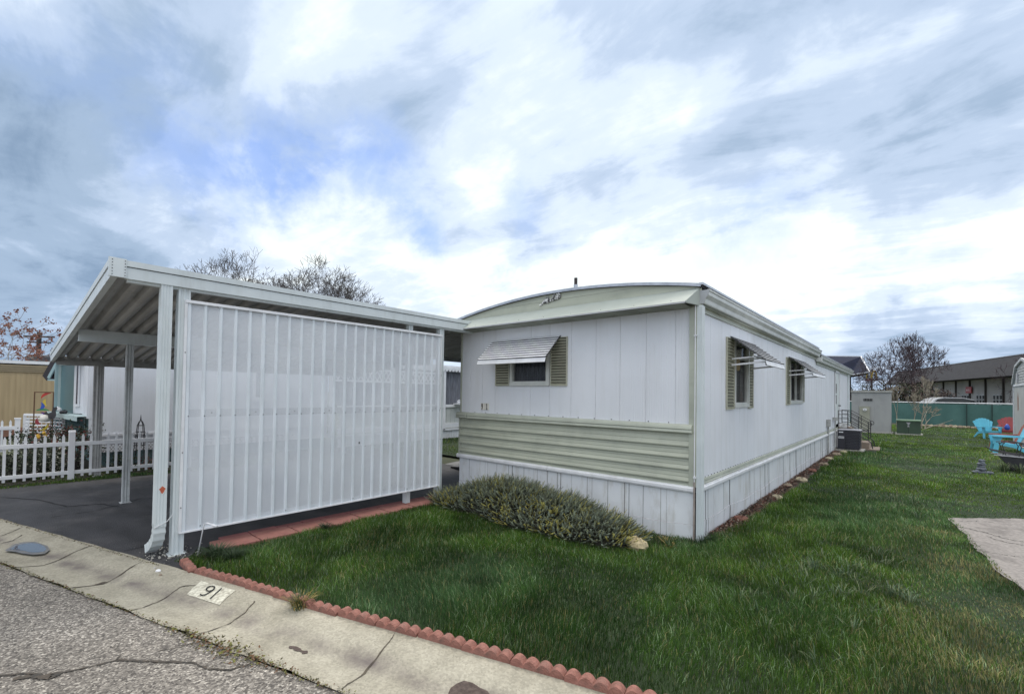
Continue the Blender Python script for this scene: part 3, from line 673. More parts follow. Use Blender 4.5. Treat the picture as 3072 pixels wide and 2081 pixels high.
# bowed roof
XC, BOW, ZP = -1.915, 0.19, 3.03
def bow(x): return ZP - BOW * ((x - XC) / 1.95) ** 2
xs = np.linspace(-3.93, 0.05, 33)
rf = MB()
prof = [(x, bow(x)) for x in xs] + [(x, bow(x) - .02) for x in xs[::-1]]
def roofslab(y0, y1, dz=0.0):
    k = len(rf.v); n = len(xs)
    for y in (y0, y1):
        for x in xs: rf.v.append((x, y, bow(x) + dz))
    for i in range(n - 1): rf.f.append((k + i, k + i + 1, k + n + i + 1, k + n + i)); rf.m.append(0)
roofslab(-0.02, 8.43); roofslab(8.43, HY1 + .05, -0.12)
part('roof', rf, mat('roof_coating', (0.55, 0.56, 0.57, 1), (0.4, 0.41, 0.42, 1), 2, .6), home, smooth=True)
re = MB(); k = 0
for i in range(len(xs) - 1):
    a, b = xs[i], xs[i + 1]
    re.quad((a, -0.045, bow(a) - .034), (b, -0.045, bow(b) - .034), (b, -0.045, bow(b) + .002), (a, -0.045, bow(a) + .002))
    re.quad((a, -0.045, bow(a) + .002), (b, -0.045, bow(b) + .002), (b, 0.03, bow(b) + .006), (a, 0.03, bow(a) + .006))
    re.quad((a, -0.012, bow(a) - .036), (b, -0.012, bow(b) - .036), (b, -0.045, bow(b) - .034), (a, -0.045, bow(a) - .034), 1)
re.box(0.03, 0.075, -0.05, 8.43, 2.822, 2.846); re.box(0.03, 0.07, 8.43, HY1 + .05, 2.702, 2.726); re.box(0.03, 0.055, -.03, 8.42, 2.795, 2.822, 1); re.box(.03, .05, 8.43, HY1 + .04, 2.676, 2.702, 1)
part('roof_edge', re, [ALU, DARK], home)
ga = MB()
for i in range(len(xs) - 1):
    a, b = xs[i], xs[i + 1]
    if a < -3.9 or b > 0.0: pass
    zb = [2.60 + .0 for _ in (0, 1)]
    for r0, r1, yy in ((2.60, 2.86, -.010), (2.86, 2.905, -.006), (2.905, 2.95, -.010), (2.95, 3.0, -.006)):
        za0, za1 = min(max(bow(a) - .03, r0), r1), min(max(bow(b) - .03, r0), r1)
        if za0 > r0 or za1 > r0: ga.quad((a, yy, r0), (b, yy, r0), (b, yy, za1), (a, yy, za0))
part('gable_siding', ga, GREEN, home)
# visor over the front
vi = MB(); A_ = (-0.012, 2.795); B_ = (-0.27, 2.615); C_ = (-0.262, 2.600)
vi.quad((HX0 - .12, A_[0], A_[1]), (0.03, A_[0], A_[1]), (-0.035, B_[0], B_[1]), (HX0 - .055, B_[0], B_[1]))
vi.quad((HX0 - .055, B_[0], B_[1]), (-0.035, B_[0], B_[1]), (-0.035, -.262, 2.598), (HX0 - .055, -.262, 2.598), 1)
vi.poly([(-0.035, B_[0], B_[1]), (0.03, A_[0], A_[1]), (0.03, -.01, 2.60), (-0.033, -.25, 2.60)])
vi.poly([(HX0 - .055, B_[0], B_[1]), (HX0 - .12, A_[0], A_[1]), (HX0 - .12, -.01, 2.60), (HX0 - .055, -.25, 2.60)])
for i in range(9): vi.box(HX0 + .1 + i * .44, HX0 + .107 + i * .44, -.232, -.226, 2.640, 2.647, 2)
part('visor', vi, [VISOR, TRIMW, BLKPL], home)
sf = MB(); rg = random.Random(2)
for i in range(13):
    x0 = HX0 - .05 + i * .295; x1 = x0 + .29; z = 2.594 - rg.uniform(0, .004)
    sf.quad((x0, -.262, z), (x1, -.262, z), (min(x1, .02), 0.0, z - .012), (x0, 0.0, z - .012))
part('soffit', sf, mat('sage_soffit', (0.30, 0.32, 0.26, 1), (0.2, 0.21, 0.17, 1), 4, .6, dirt=(.1, .1, .08, 1), dscale=5), home)
# script emblem on the gable
em = MB(); O = np.array([-2.165, 2.868]); ax = np.array([0.985, 0.17]); ay = np.array([0.30, 0.96])
def tem(a, b, l): p = O + ax * a * 0.088 + ay * b * 0.088; return (p[0], -0.030, p[1])
P_ = [[(-.3, -.02), (.15, .02), (.55, .75), (.45, .1)], [(.45, .1), (.85, .85), (.8, .05)], [(.8, .05), (1.15, .85), (1.12, .1), (1.25, .0)]]
P_ += [arc(1.5, .2, .16, .19, 20, 380, 10), [(1.67, .38), (1.68, .05)], [(1.85, .4), (1.87, .02)], [(1.87, .25), (2.0, .4), (2.1, .36)], [(2.2, .05), (2.35, .9), (2.25, .9), (2.25, .1), (2.38, .0)],
       arc(2.6, .2, .14, .18, 0, 330, 10), [(2.46, .2), (2.74, .22)], [(2.95, .85), (2.88, .1), (2.98, .0)], [(2.78, .6), (3.45, .62)], [(3.25, .85), (3.18, .1), (3.28, .0)], arc(3.55, .2, .14, .18, 0, 330, 10), [(3.41, .2), (3.69, .22)]]
strokes(em, P_, 0.17, tem); part('emblem', em, mat('white_enamel', (0.85, 0.85, 0.83, 1), rough=.3), home)
em2 = MB()
def tem2(a, b, l): p = O + ax * a * 0.088 + ay * b * 0.088; return (p[0] + .003, -0.020, p[1] - .004)
strokes(em2, P_, 0.21, tem2); part('emblem_edge', em2, SEAM, home)
# number plates
for k, (x0, paths) in enumerate(((-3.355, NINE), (-3.265, ONE))):
    nm = MB(); nm.box(x0, x0 + .082, -.012, -.002, 1.338, 1.442); pl_ = part('number_plate', nm, CREAM, home)
    dd = MB(); strokes(dd, [[(a * .62 + .12, b) for a, b in p] for p in (paths if k == 0 else [[(0.35, .84), (.55, .98), (.55, .0)], [(.3, .02), (.8, .02)]])], .15, lambda a, b, l, x0=x0: (x0 + .004 + a * .080, -.0145, 1.346 + b * .088)); part('digit', dd, BLKPL, pl_)
vp = MB(); vp.tube([(-1.9, 0.45, 2.98), (-1.9, .45, 3.20)], .030, 12, 1); vp.tube([(-1.9, 0.45, 3.20), (-1.9, .45, 3.30)], .024, 12, 0)
part('vent_pipe', vp, [mat('black_pipe', (.03, .02, .02, 1), rough=.6), ALU], home, smooth=False)
# gutters
def gutter(y0, y1, z, xo=0.02):
    gb = MB(); pr = [(xo, z), (xo + .055, z), (xo + .062, z + .012), (xo + .068, z + .055), (xo + .098, z + .095), (xo + .1, z + .135), (xo + .112, z + .14), (xo + .112, z + .155), (xo + .092, z + .155), (xo + .09, z + .10), (xo + .058, z + .06), (xo + .05, z + .012), (xo + .006, z + .01), (xo + .006, z + .15), (xo, z + .15)]
    gb.extrude(pr, 'y', y0, y1); return gb
gb = gutter(-.01, 8.43, 2.615); gb.poly([(0.02, -.014, 2.617), (.075, -.014, 2.617), (.090, -.014, 2.67), (.13, -.014, 2.725), (.13, -.014, 2.765), (.02, -.014, 2.765)], 1)
part('gutter', gb, [GUTT, mat('gutter_endcap', (.40, .42, .44, 1), rough=.5)], home)
gb = gutter(8.43, HY1 + .03, 2.50); gb.box(.02, .135, 8.30, 8.43, 2.50, 2.60); part('gutter', gb, GUTT, home)
sf2 = MB(); sf2.quad((0, 0.02, 2.60), (.075, .02, 2.60), (.075, 8.4, 2.60), (0, 8.4, 2.60)); sf2.box(.001, .02, .02, 8.43, 2.545, 2.612); sf2.box(.001, .02, 8.43, HY1, 2.43, 2.50)
part('side_fascia', sf2, GREENT, home)
# front corner downspout
def fluted(mb, x0, x1, y0, y1, z0, z1, n=4, g=.005, m=0):
    pr = []
    def edge(a, b, nrm):
        a = np.array(a); b = np.array(b); nrm = np.array(nrm)
        pr.append(tuple(a))
        for i in range(n):
            t0 = .12 + i * .76 / n; w_ = .76 / n
            for t, d in ((t0 + w_ * .15, 0), (t0 + w_ * .3, -g), (t0 + w_ * .7, -g), (t0 + w_ * .85, 0)): pr.append(tuple(a + (b - a) * t + nrm * d))
    edge((x0, y0), (x1, y0), (0, -1)); edge((x1, y0), (x1, y1), (1, 0)); edge((x1, y1), (x0, y1), (0, 1)); edge((x0, y1), (x0, y0), (-1, 0))
    mb.extrude(pr, 'z', z0, z1, m)
ds = MB(); fluted(ds, .008, .066, -.03, .052, 0.0, 2.60, 3, .004); part('downspout', ds, CARW, home)
ds2 = MB(); ds2.box(.004, .06, 15.85, 15.93, .9, 2.5); ds2.tube([(.03, 15.9, .9), (.05, 15.95, .75), (.05, 16, .1)], .02, 6); part('downspout', ds2, CARW, home)
cb = MB(); cb.tube([(-.006, -.043, 2.6), (-.005, -.045, 1.6), (-.008, -.044, .66)], .006, 6, 0); cb.tube([(-.008, -.044, .66), (-.012, -.042, .0)], .009, 6, 1); cb.box(-.016, .012, -.058, -.034, 2.26, 2.275); cb.box(-.016, .012, -.058, -.034, .70, .72)
part('cable', cb, [TRIMW, RUST], home)

# windows
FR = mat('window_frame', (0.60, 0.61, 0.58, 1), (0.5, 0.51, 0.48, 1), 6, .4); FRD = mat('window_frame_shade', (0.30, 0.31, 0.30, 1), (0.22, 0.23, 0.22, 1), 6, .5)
def mk_window(to3, a0, a1, z0, z1, curt, mull=False, lace=False, label=None):
    """to3(a, out, z); frame pieces, glass and curtain"""
    fm = MB()
    def bx(a, b, o0, o1, c, d, m=0):
        P = [to3(x, y, z) for z in (c, d) for (x, y) in ((a, o0), (b, o0), (b, o1), (a, o1))]; k = len(fm.v); fm.v += P
        for f in ((0, 3, 2, 1), (4, 5, 6, 7), (0, 1, 5, 4), (1, 2, 6, 5), (2, 3, 7, 6), (3, 0, 4, 7)): fm.f.append(tuple(k + i for i in f)); fm.m.append(m)
    e = .045
    bx(a0 - e, a1 + e, -.02, .03, z0 - e, z0); bx(a0 - e, a1 + e, -.02, .028, z1, z1 + e); bx(a0 - e, a0, -.02, .026, z0, z1); bx(a1, a1 + e, -.02, .026, z0, z1)
    i_ = .022
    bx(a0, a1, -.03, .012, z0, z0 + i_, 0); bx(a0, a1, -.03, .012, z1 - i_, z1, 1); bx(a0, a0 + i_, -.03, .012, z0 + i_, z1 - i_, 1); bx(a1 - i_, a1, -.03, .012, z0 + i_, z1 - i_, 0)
    if mull: bx((a0 + a1) / 2 - .02, (a0 + a1) / 2 + .02, -.03, .008, z0 + i_, z1 - i_)
    wo = part('window', fm, [FR, FRD], home, label=label)
    gl = MB(); gl.quad(to3(a0 + i_, -.012, z0 + i_), to3(a1 - i_, -.012, z0 + i_), to3(a1 - i_, -.012, z1 - i_), to3(a0 + i_, -.012, z1 - i_)); part('pane', gl, GLASS, wo)
    cu = MB(); n = 40
    for i in range(n):
        p0 = a0 + (a1 - a0) * i / n; p1 = a0 + (a1 - a0) * (i + 1) / n; q0 = -.05 + .012 * math.sin(i * 1.3); q1 = -.05 + .012 * math.sin((i + 1) * 1.3)
        c = (i + .5) / n; keep = curt(c)
        if keep: cu.quad(to3(p0, q0, z0), to3(p1, q1, z0), to3(p1, q1, z0 + (z1 - z0) * keep), to3(p0, q0, z0 + (z1 - z0) * keep))
    part('curtain', cu, CURT if not lace else CLOTHL, wo)
    sl_ = MB()
    P = [(a0 - e - .01, a1 + e + .01)]
    fm2 = MB()
    return wo
def shutter(to3, a0, a1, z0, z1, pitch=.036):
    m_ = MB(); n = int((z1 - z0 - .03) / pitch); e = .012
    def bx(a, b, o0, o1, c, d):
        P = [to3(x, y, z) for z in (c, d) for (x, y) in ((a, o0), (b, o0), (b, o1), (a, o1))]; k = len(m_.v); m_.v += P
        for f in ((0, 3, 2, 1), (4, 5, 6, 7), (0, 1, 5, 4), (1, 2, 6, 5), (2, 3, 7, 6), (3, 0, 4, 7)): m_.f.append(tuple(k + i for i in f)); m_.m.append(0)
    bx(a0, a1, .001, .022, z0, z0 + e); bx(a0, a1, .001, .022, z1 - e, z1); bx(a0, a0 + e, .001, .022, z0 + e, z1 - e); bx(a1 - e, a1, .001, .022, z0 + e, z1 - e)
    for i in range(n):
        zb = z0 + e + (z1 - z0 - 2 * e) * i / n; zt = z0 + e + (z1 - z0 - 2 * e) * (i + 1) / n; q = [(.004, zb), (.016, zb + (zt - zb) * .40), (.020, zb + (zt - zb) * .62), (.004, zt)]
        for j in range(3): m_.quad(to3(a0 + e, q[j][0], q[j][1]), to3(a1 - e, q[j][0], q[j][1]), to3(a1 - e, q[j + 1][0], q[j + 1][1]), to3(a0 + e, q[j + 1][0], q[j + 1][1]), 1 if j == 2 else 0)  # top facet of each louvre coloured dark, shade between slats painted in
    return part('shutter', m_, [SHUT, mat('louvre_gap_shade', (.055, .055, .04, 1), rough=.7)], home)
Fm = lambda a, o, z: (a, -o, z); Sm = lambda a, o, z: (o, a, z)
mk_window(Fm, WX0, WX1, WZ0, WZ1, lambda c: .62, label='small front window under the striped awning')
cu = MB()
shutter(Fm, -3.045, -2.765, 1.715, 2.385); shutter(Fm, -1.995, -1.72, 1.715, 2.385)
w1 = mk_window(Sm, W1[0], W1[1], W1[2], W1[3], lambda c: 1.0 if c < .3 or c > .8 else .0, lace=True, label='narrow side window with a round straw disc in it')
w2 = mk_window(Sm, W2[0], W2[1], W2[2], W2[3], lambda c: 1.0 if c < .35 or c > .6 else .0, True, True, label='wider side window with a centre bar')
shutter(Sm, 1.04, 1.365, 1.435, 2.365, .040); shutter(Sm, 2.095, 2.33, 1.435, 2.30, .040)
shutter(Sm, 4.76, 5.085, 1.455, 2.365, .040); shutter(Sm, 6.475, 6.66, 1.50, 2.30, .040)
dc = MB(); dc.extrude([(1.62 + .105 * math.cos(a * .3927 / 2), 2.045 + .09 * math.sin(a * .3927 / 2)) for a in range(32)], 'x', -.0105, -.004); dc.extrude([(1.62 + .018 * math.cos(a), 2.045 + .018 * math.sin(a)) for a in np.linspace(0, 6.28, 9)[:-1]], 'x', -.004, -.001, 1)
part('straw_disc', dc, [BRASS, BLKPL], w1)
lc = MB(); lc.quad((-.0105, 1.46, 2.12), (-.0105, 1.80, 2.12), (-.0105, 1.80, 2.27), (-.0105, 1.46, 2.22)); part('lace_cloth', lc, LACE, w1)

# awnings with stepped slats
def awning(to3, a0, a1, zt, zb, out, n, flare=0.0, arms=True):
    m_ = MB(); lip = .065
    for i in range(n):
        f0 = i / n; f1 = (i + 1) / n
        z0 = zt + (zb + lip - zt) * f0; z1 = zt + (zb + lip - zt) * f1; o0 = .012 + (out - .012) * f0; o1 = .012 + (out - .012) * f1
        dz = (z0 - z1)
        P = [(o0 + .004, z0 + .004), (o0 + (o1 - o0) * 1.22 + .004, z0 - dz * .62), (o0 + (o1 - o0) * 1.20, z0 - dz * .66), (o1 + .004, z1 + .004), (o0, z0 - .006)]
        top = [P[0], P[1], P[2], P[3]]
        for j in range(3):
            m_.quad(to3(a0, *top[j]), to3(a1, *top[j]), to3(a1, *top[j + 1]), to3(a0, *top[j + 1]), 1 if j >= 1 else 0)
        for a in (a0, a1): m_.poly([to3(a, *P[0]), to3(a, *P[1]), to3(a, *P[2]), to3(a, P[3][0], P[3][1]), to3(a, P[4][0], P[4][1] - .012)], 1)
    m_.quad(to3(a0, out, zb + lip), to3(a1, out, zb + lip), to3(a1, out + .018, zb + .006), to3(a0, out + .018, zb + .006))
    m_.quad(to3(a0, out + .018, zb + .006), to3(a1, out + .018, zb + .006), to3(a1, out + .004, zb), to3(a0, out + .004, zb))
    m_.quad(to3(a0, out + .004, zb), to3(a1, out + .004, zb), to3(a1, out - .002, zb + lip), to3(a0, out - .002, zb + lip), 1)
    ao = part('awning', m_, [TRIMW, mat('awning_gap_shade', (.05, .05, .055, 1), rough=.6)], home)  # slat undersides and ends painted dark for the shadow in the gaps
    if arms:
        b = MB()
        for a in (a0 + .06, a1 - .06):
            b.beam(to3(a, .01, zb + .02), to3(a, out - .02, zb + .05), .008, .022); b.beam(to3(a, .012, zb + .10), to3(a, .30, zb + .12), .006, .016)
        b.beam(to3(a0 + .02, .28, zb + .12), to3(a1 - .02, .28, zb + .12), .012, .02)
        part('bracket', b, TRIMW, ao)
    return ao
awning(Fm, -3.10, -1.83, 2.405, 2.02, .35, 9, arms=False)
awning(Sm, 1.19, 2.28, 2.385, 1.995, .42, 9); awning(Sm, 4.95, 6.60, 2.385, 2.01, .40, 9)
bm = MB(); bm.box(.02, .26, 1.56, 1.575, 2.10, 2.115); part('window_bar', bm, TRIMW, home)

# rear door, meter gear and pipes
dr = MB(); dr.box(-.02, .012, 12.18, 13.12, .78, 2.40); door = part('door', dr, mat('door_white', (.66, .70, .70, 1), (.6, .64, .64, 1), 2, .5), home)
d2 = MB(); d2.box(-.01, .03, 12.10, 12.15, .66, 2.45); d2.box(-.01, .03, 13.15, 13.2, .66, 2.45); d2.box(-.01, .03, 12.1, 13.2, 2.405, 2.45); part('door_frame', d2, TRIMW, door)
d4 = MB(); d4.box(-.01, .006, 12.09, 12.10, .66, 2.45); part('door_gap', d4, DARK, door)
d3 = MB(); d3.box(.01, .016, 12.3, 12.5, 1.75, 2.05); d3.box(.01, .016, 12.3, 12.5, 1.42, 1.70); part('door_window', d3, GLASS and mat('dark_pane', (.06, .065, .08, 1), rough=.1), door)
d5 = MB(); d5.tube([(.012, 12.95, 1.36), (.07, 12.95, 1.36), (.075, 12.87, 1.36)], .018, 8); part('handle', d5, BLACKM, door)
mt = MB(); mt.box(.005, .09, 10.25, 10.42, .80, 1.0); mt.tube([(.04, 10.33, .8), (.04, 10.33, .02)], .022, 8); part('conduit', mt, mat('conduit_grey', (.42, .43, .42, 1), (.25, .25, .24, 1), 9, .5), home); mt = MB(); mt.box(.005, .12, 11.6, 11.85, .93, 1.02); mt.tube([(.06, 11.7, .93), (.06, 11.7, .1)], .018, 6)
part('conduit', mt, mat('conduit_grey', (.42, .43, .42, 1), (.25, .25, .24, 1), 9, .5), home)

# ------------------------------------------------------------------ carport
cp = thing('carport', (-6.4, -1.5, 0), 'white metal carport with corrugated roof and perforated side screen', 'carport')
SL = 0.0953
def cz(x): return 2.60 + SL * (x + 3.56)                                # underside of the fascia
XR, XL, YF, YB = -3.54, -9.38, -4.47, 1.5
pn = MB(); pitch = .152
def pan_profile(y0, y1):
    P = []; y = y0
    while y < y1 - 1e-6:
        for f, d in ((0, .062), (.10, .060), (.22, .010), (.36, -.002), (.52, -.006), (.68, -.002), (.82, .010), (.94, .060)): P.append((y + f * pitch, d))
        y += pitch
    P.append((y1, .062)); return P
def pans(y0, y1, xl, xr):
    P = pan_profile(y0, y1); k = len(pn.v); n = len(P)
    for x in (xl, xr):
        for y, d in P: pn.v.append((x, y, cz(x) + .05 + d))
    for i in range(n - 1): pn.f.append((k + i, k + n + i, k + n + i + 1, k + i + 1)); pn.m.append(0)
    pn.quad((xl, y0, cz(xl) + .125), (xr, y0, cz(xr) + .125), (xr, y1, cz(xr) + .125), (xl, y1, cz(xl) + .125))
pans(YF + .03, YB, XL + .02, XR - .03)
pans(YB + .01, 9.0, -6.2, HX0 - .02)
part('roof', pn, ROOFU, cp)
fa = MB()
def sloped_bar(mb, y0, y1, xl, xr, zlo, zhi, m=0):
    k = len(mb.v)
    for x in (xl, xr):
        for y, z in ((y0, zlo), (y1, zlo), (y1, zhi), (y0, zhi)): mb.v.append((x, y, cz(x) + z))
    for f in ((0, 1, 2, 3), (7, 6, 5, 4), (0, 4, 5, 1), (1, 5, 6, 2), (2, 6, 7, 3), (3, 7, 4, 0)): mb.f.append(tuple(k + i for i in f)); mb.m.append(m)
sloped_bar(fa, YF, YF + .018, XL, XR, -.01, .085); sloped_bar(fa, YF - .008, YF + .02, XL, XR + .005, .092, .150); sloped_bar(fa, YF + .002, YF + .02, XL, XR, .085, .092, 1)
sloped_bar(fa, YF, YF + .05, XL, XR, -.018, -.01)
# street corner cap
sloped_bar(fa, YF - .014, YF + .01, XR - .005, XR + .012, -.014, .155)
# right-hand fascia along the screen
fa.box(XR, XR + .018, YF + .105, -.02, 2.590, 2.685); fa.box(XR, XR + .030, YF + .105, -.02, 2.692, 2.745); fa.box(XR, XR + .015, YF + .105, -.02, 2.685, 2.692, 1); fa.box(XR - .05, XR + .018, YF + .105, -.02, 2.583, 2.590)
fa.box(XR, XR + .036, YF - .016, YF + .105, 2.585, 2.752)
for i in range(6): fa.box(XR + .036, XR + .041, YF + .004, YF + .010, 2.60 + i * .026, 2.606 + i * .026, 1); fa.box(XR + .036, XR + .041, YF + .092, YF + .098, 2.60 + i * .026, 2.606 + i * .026, 1)
part('fascia', fa, [CARW, DARK], cp)
lg = MB(); lg.extrude([(XL, cz(XL) - .02), (XL - .01, cz(XL) + .10), (XL - .0, cz(XL) + .10), (XL + .012, cz(XL) + .0), (XL + .11, cz(XL) - .0), (XL + .11, cz(XL) - .02)], 'y', YF, YB); lg.box(-6.25, -6.2, YB, 9, cz(-6.2) - .03, cz(-6.2) + .12)
part('eave_gutter', lg, POSTW, cp)
bm = MB(); bm.box(-6.535, -6.465, -4.39, 1.45, 2.222, 2.362); bm.box(-6.55, -6.45, -4.395, 1.45, 2.212, 2.224); bm.box(-6.55, -6.45, -4.395, 1.45, 2.360, 2.370)
part('beam', bm, CARW, cp)
bm = MB(); bm.box(-9.30, -9.24, -4.40, 1.45, 1.985, 2.06); part('beam', bm, POSTW, cp)
bm = MB(); bm.box(-3.62, -3.555, -4.35, 0.0, 2.56, 2.60) ; part('beam', bm, CARW, cp)
def post(x, y, z1, w=.078, m_=None, label=None):
    q = MB(); fluted(q, x - w / 2, x + w / 2, y - w / 2, y + w / 2, -.02, z1, 2, .008); q.box(x - w * .75, x + w * .75, y - w * .75, y + w * .75, -.01, .008, 0)
    return part('post', q, m_ or CARW, cp, label=label)
post(-3.60, -3.915, 2.59, .098); post(-3.64, -1.2, 2.585, .075); post(-3.61, -.655, 2.59, .085)
post(-6.5, -3.86, 2.215, .08, mat('grimy_post', (0.50, 0.53, 0.54, 1), (0.36, 0.38, 0.39, 1), 5, .5, dirt=(.16, .14, .12, 1), dscale=7, damt=.6, stretch=(1, 1, .3))); post(-6.5, .6, 2.215, .08)
post(-9.27, -3.83, 1.99, .085, POSTW, 'weathered grey eave post'); post(-9.27, .9, 1.99, .085, POSTW)
dn = MB(); fluted(dn, -9.52, -9.44, -3.90, -3.82, .02, 2.06, 2, .006); part('downspout', dn, POSTW, cp)
# front downspout with kicked elbow
dn = MB(); fluted(dn, -3.625, -3.53, -4.105, -4.015, .30, 2.585, 3, .004)
path = [(-3.578, -4.06, .32), (-3.582, -4.06, .25), (-3.60, -4.062, .19), (-3.64, -4.068, .135), (-3.69, -4.076, .095), (-3.745, -4.085, .065)]
for i in range(len(path) - 1): pass
k0 = len(dn.v)
n_ = len(path); sub = []
for i in range(n_ - 1):
    for f in (0, .5): sub.append(np.array(path[i]) * (1 - f) + np.array(path[i + 1]) * f)
sub.append(np.array(path[-1]))
for i, p in enumerate(sub):
    a = sub[max(i - 1, 0)]; b = sub[min(i + 1, len(sub) - 1)]; d = Vector(b - a).normalized(); r = Vector((0, 1, 0)); u = d.cross(r).normalized(); wv = .047 - (.004 if i % 2 else 0)
    for (q, s_) in ((-1, -1), (1, -1), (1, 1), (-1, 1)): dn.v.append(tuple(Vector(p) + r * q * wv + u * s_ * wv * .9))
for i in range(len(sub) - 1):
    for j in range(4): dn.f.append((k0 + i * 4 + j, k0 + i * 4 + (j + 1) % 4, k0 + (i + 1) * 4 + (j + 1) % 4, k0 + (i + 1) * 4 + j)); dn.m.append(0)
dn.f.append(tuple(k0 + (len(sub) - 1) * 4 + j for j in range(4))); dn.m.append(1)
dso = part('downspout', dn, [CARW, SEAM], cp)
ch = MB(); c0 = Vector((-3.5285, -4.05, .648)); pts = [(math.cos(a) * (.026 + .006 * math.sin(3 * a) + .004 * math.sin(7 * a)), math.sin(a) * (.036 + .006 * math.cos(4 * a))) for a in np.linspace(0, 6.28, 22)[:-1]]
ch.poly([(c0.x, c0.y + p, c0.z + q) for p, q in pts]); ch.poly([(c0.x + .0008, c0.y + p * .82 - .002, c0.z + q * .84) for p, q in pts], 1); part('paint_chip', ch, [mat('chip_edge', (.8, .8, .78, 1), rough=.6), mat('orange_primer', (.50, .12, .06, 1), (.4, .09, .05, 1), 30, .8)], dso)
ch = MB(); ch.poly([(-3.628, -4.09 + p, q + .64) for p, q in [(0, 0), (.01, 0), (.01, .01), (0, .01)]]); wr_ = MB(); wr_.tube([(-3.527, -4.105, .30), (-3.525, -4.06, .325), (-3.525, -4.01, .345), (-3.55, -3.96, .40)], .003, 5); part('wire_tie', wr_, TRIMW, dso)

# perforated screen
def perf_mat():
    m = bpy.data.materials.new('perforated_sheet'); m.use_nodes = True; nt = m.node_tree; N = nt.nodes; L = nt.links; P = N['Principled BSDF']
    P.inputs['Roughness'].default_value = .45
    tc = N.new('ShaderNodeTexCoord'); O = tc.outputs['Object']
    n = N.new('ShaderNodeTexNoise'); n.inputs['Scale'].default_value = 2.2; n.inputs['Detail'].default_value = 6; L.new(O, n.inputs['Vector'])
    r = N.new('ShaderNodeValToRGB'); r.color_ramp.elements[0].position = .35; r.color_ramp.elements[1].position = .65
    r.color_ramp.elements[0].color = (0.66, .69, .74, 1); r.color_ramp.elements[1].color = (0.75, .78, .82, 1); L.new(n.outputs[0], r.inputs[0]); L.new(r.outputs[0], P.inputs['Base Color'])
    # staggered round holes, 9 mm apart, in the sheet's own Y-Z plane
    sp = N.new('ShaderNodeSeparateXYZ'); L.new(O, sp.inputs[0])
    def M(op, a, b=None, c=None):
        q = N.new('ShaderNodeMath'); q.operation = op
        for i, x in enumerate((a, b, c)):
            if x is None: continue
            if isinstance(x, (int, float)): q.inputs[i].default_value = x
            else: L.new(x, q.inputs[i])
        return q.outputs[0]
    pch = 0.0095
    v = M('DIVIDE', sp.outputs[2], pch * .866); row = M('FLOOR', v); odd = M('MULTIPLY', M('PINGPONG', row, 1.0), 0.5)
    u = M('ADD', M('DIVIDE', sp.outputs[1], pch), odd)
    fu = M('SUBTRACT', M('FRACT', u), .5); fv = M('MULTIPLY', M('SUBTRACT', M('FRACT', v), .5), .866)
    d2 = M('ADD', M('MULTIPLY', fu, fu), M('MULTIPLY', fv, fv)); hole = M('LESS_THAN', d2, 0.25 ** 2)
    t = N.new('ShaderNodeBsdfTransparent'); mx = N.new('ShaderNodeMixShader'); L.new(hole, mx.inputs[0]); L.new(P.outputs[0], mx.inputs[1]); L.new(t.outputs[0], mx.inputs[2])
    out = [q for q in N if q.type == 'OUTPUT_MATERIAL'][0]; L.new(mx.outputs[0], out.inputs[0])
    return m
PERF = perf_mat(); SY0, SY1, SZ0, SZ1, SX = -3.905, -.70, .218, 2.452, -3.545
sn = MB(); nr = 23; rp = (SY1 - SY0 - .05) / nr
for i in range(nr + 1):
    yb = SY0 + .028 + i * rp; rw = .017 if i % 5 else .021
    # rib: solid raised box
    if i < nr + 1:
        for (p0, p1, m_) in (((yb - rw, 0), (yb - rw * .6, .016), 1), ((yb - rw * .6, .016), (yb + rw * .6, .016), 1), ((yb + rw * .6, .016), (yb + rw, 0), 1)):
            sn.quad((SX + p0[1], p0[0], SZ0), (SX + p1[1], p1[0], SZ0), (SX + p1[1], p1[0], SZ1), (SX + p0[1], p0[0], SZ1), m_)
    if i < nr: sn.quad((SX, yb + rw, SZ0), (SX, yb + rp - .017, SZ0), (SX, yb + rp - .017, SZ1), (SX, yb + rw, SZ1), 0)
scr = part('privacy_screen', sn, [PERF, mat('screen_rib', (.72, .765, .81, 1), (.64, .69, .73, 1), 3, .4, dirt=(.45, .45, .44, 1), dscale=4, damt=.3)], cp)
fr = MB(); fr.box(SX - .012, SX + .030, SY0 - .01, SY1 + .02, SZ1, SZ1 + .016); fr.box(SX + .022, SX + .030, SY0 - .01, SY1 + .02, SZ1 - .012, SZ1); fr.box(SX - .01, SX + .028, SY0 - .01, SY1 + .012, SZ0 - .012, SZ0); fr.box(SX - .002, SX + .022, SY0 - .012, SY0 + .011, SZ0, SZ1); fr.box(SX - .002, SX + .022, SY1 - .004, SY1 + .012, SZ0, SZ1)
part('screen_frame', fr, TRIMW, scr)
rl = MB(); rl.box(SX - .06, SX - .004, SY0, SY1, 1.325, 1.40); rl.box(SX - .05, SX - .004, SY0, SY1, .22, .26); rl.box(SX - .05, SX - .004, SY0, SY1, 2.40, 2.45); part('screen_rail', rl, mat('screen_rail', (.30, .31, .32, 1), rough=.6), scr)
sw = MB()
for i in range(nr + 1):
    yb = SY0 + .028 + i * rp; sw.box(SX + .016, SX + .0205, yb + .012 - .004, yb + .012 + .004, 1.330, 1.338)
    if i % 3 == 1: sw.box(SX + .016, SX + .0205, yb + .07, yb + .077, 1.362, 1.369)
    if i % 6 == 1: sw.box(SX + .016, SX + .021, yb - .003, yb + .005, .245, .253)
for z in (.98, 1.95, .45): sw.box(SX + .02, SX + .027, SY0 - .004, SY0 + .004, z, z + .009)
for z in (.90, 1.36, 1.85): sw.box(SX + .02, SX + .027, SY1, SY1 + .007, z, z + .009)
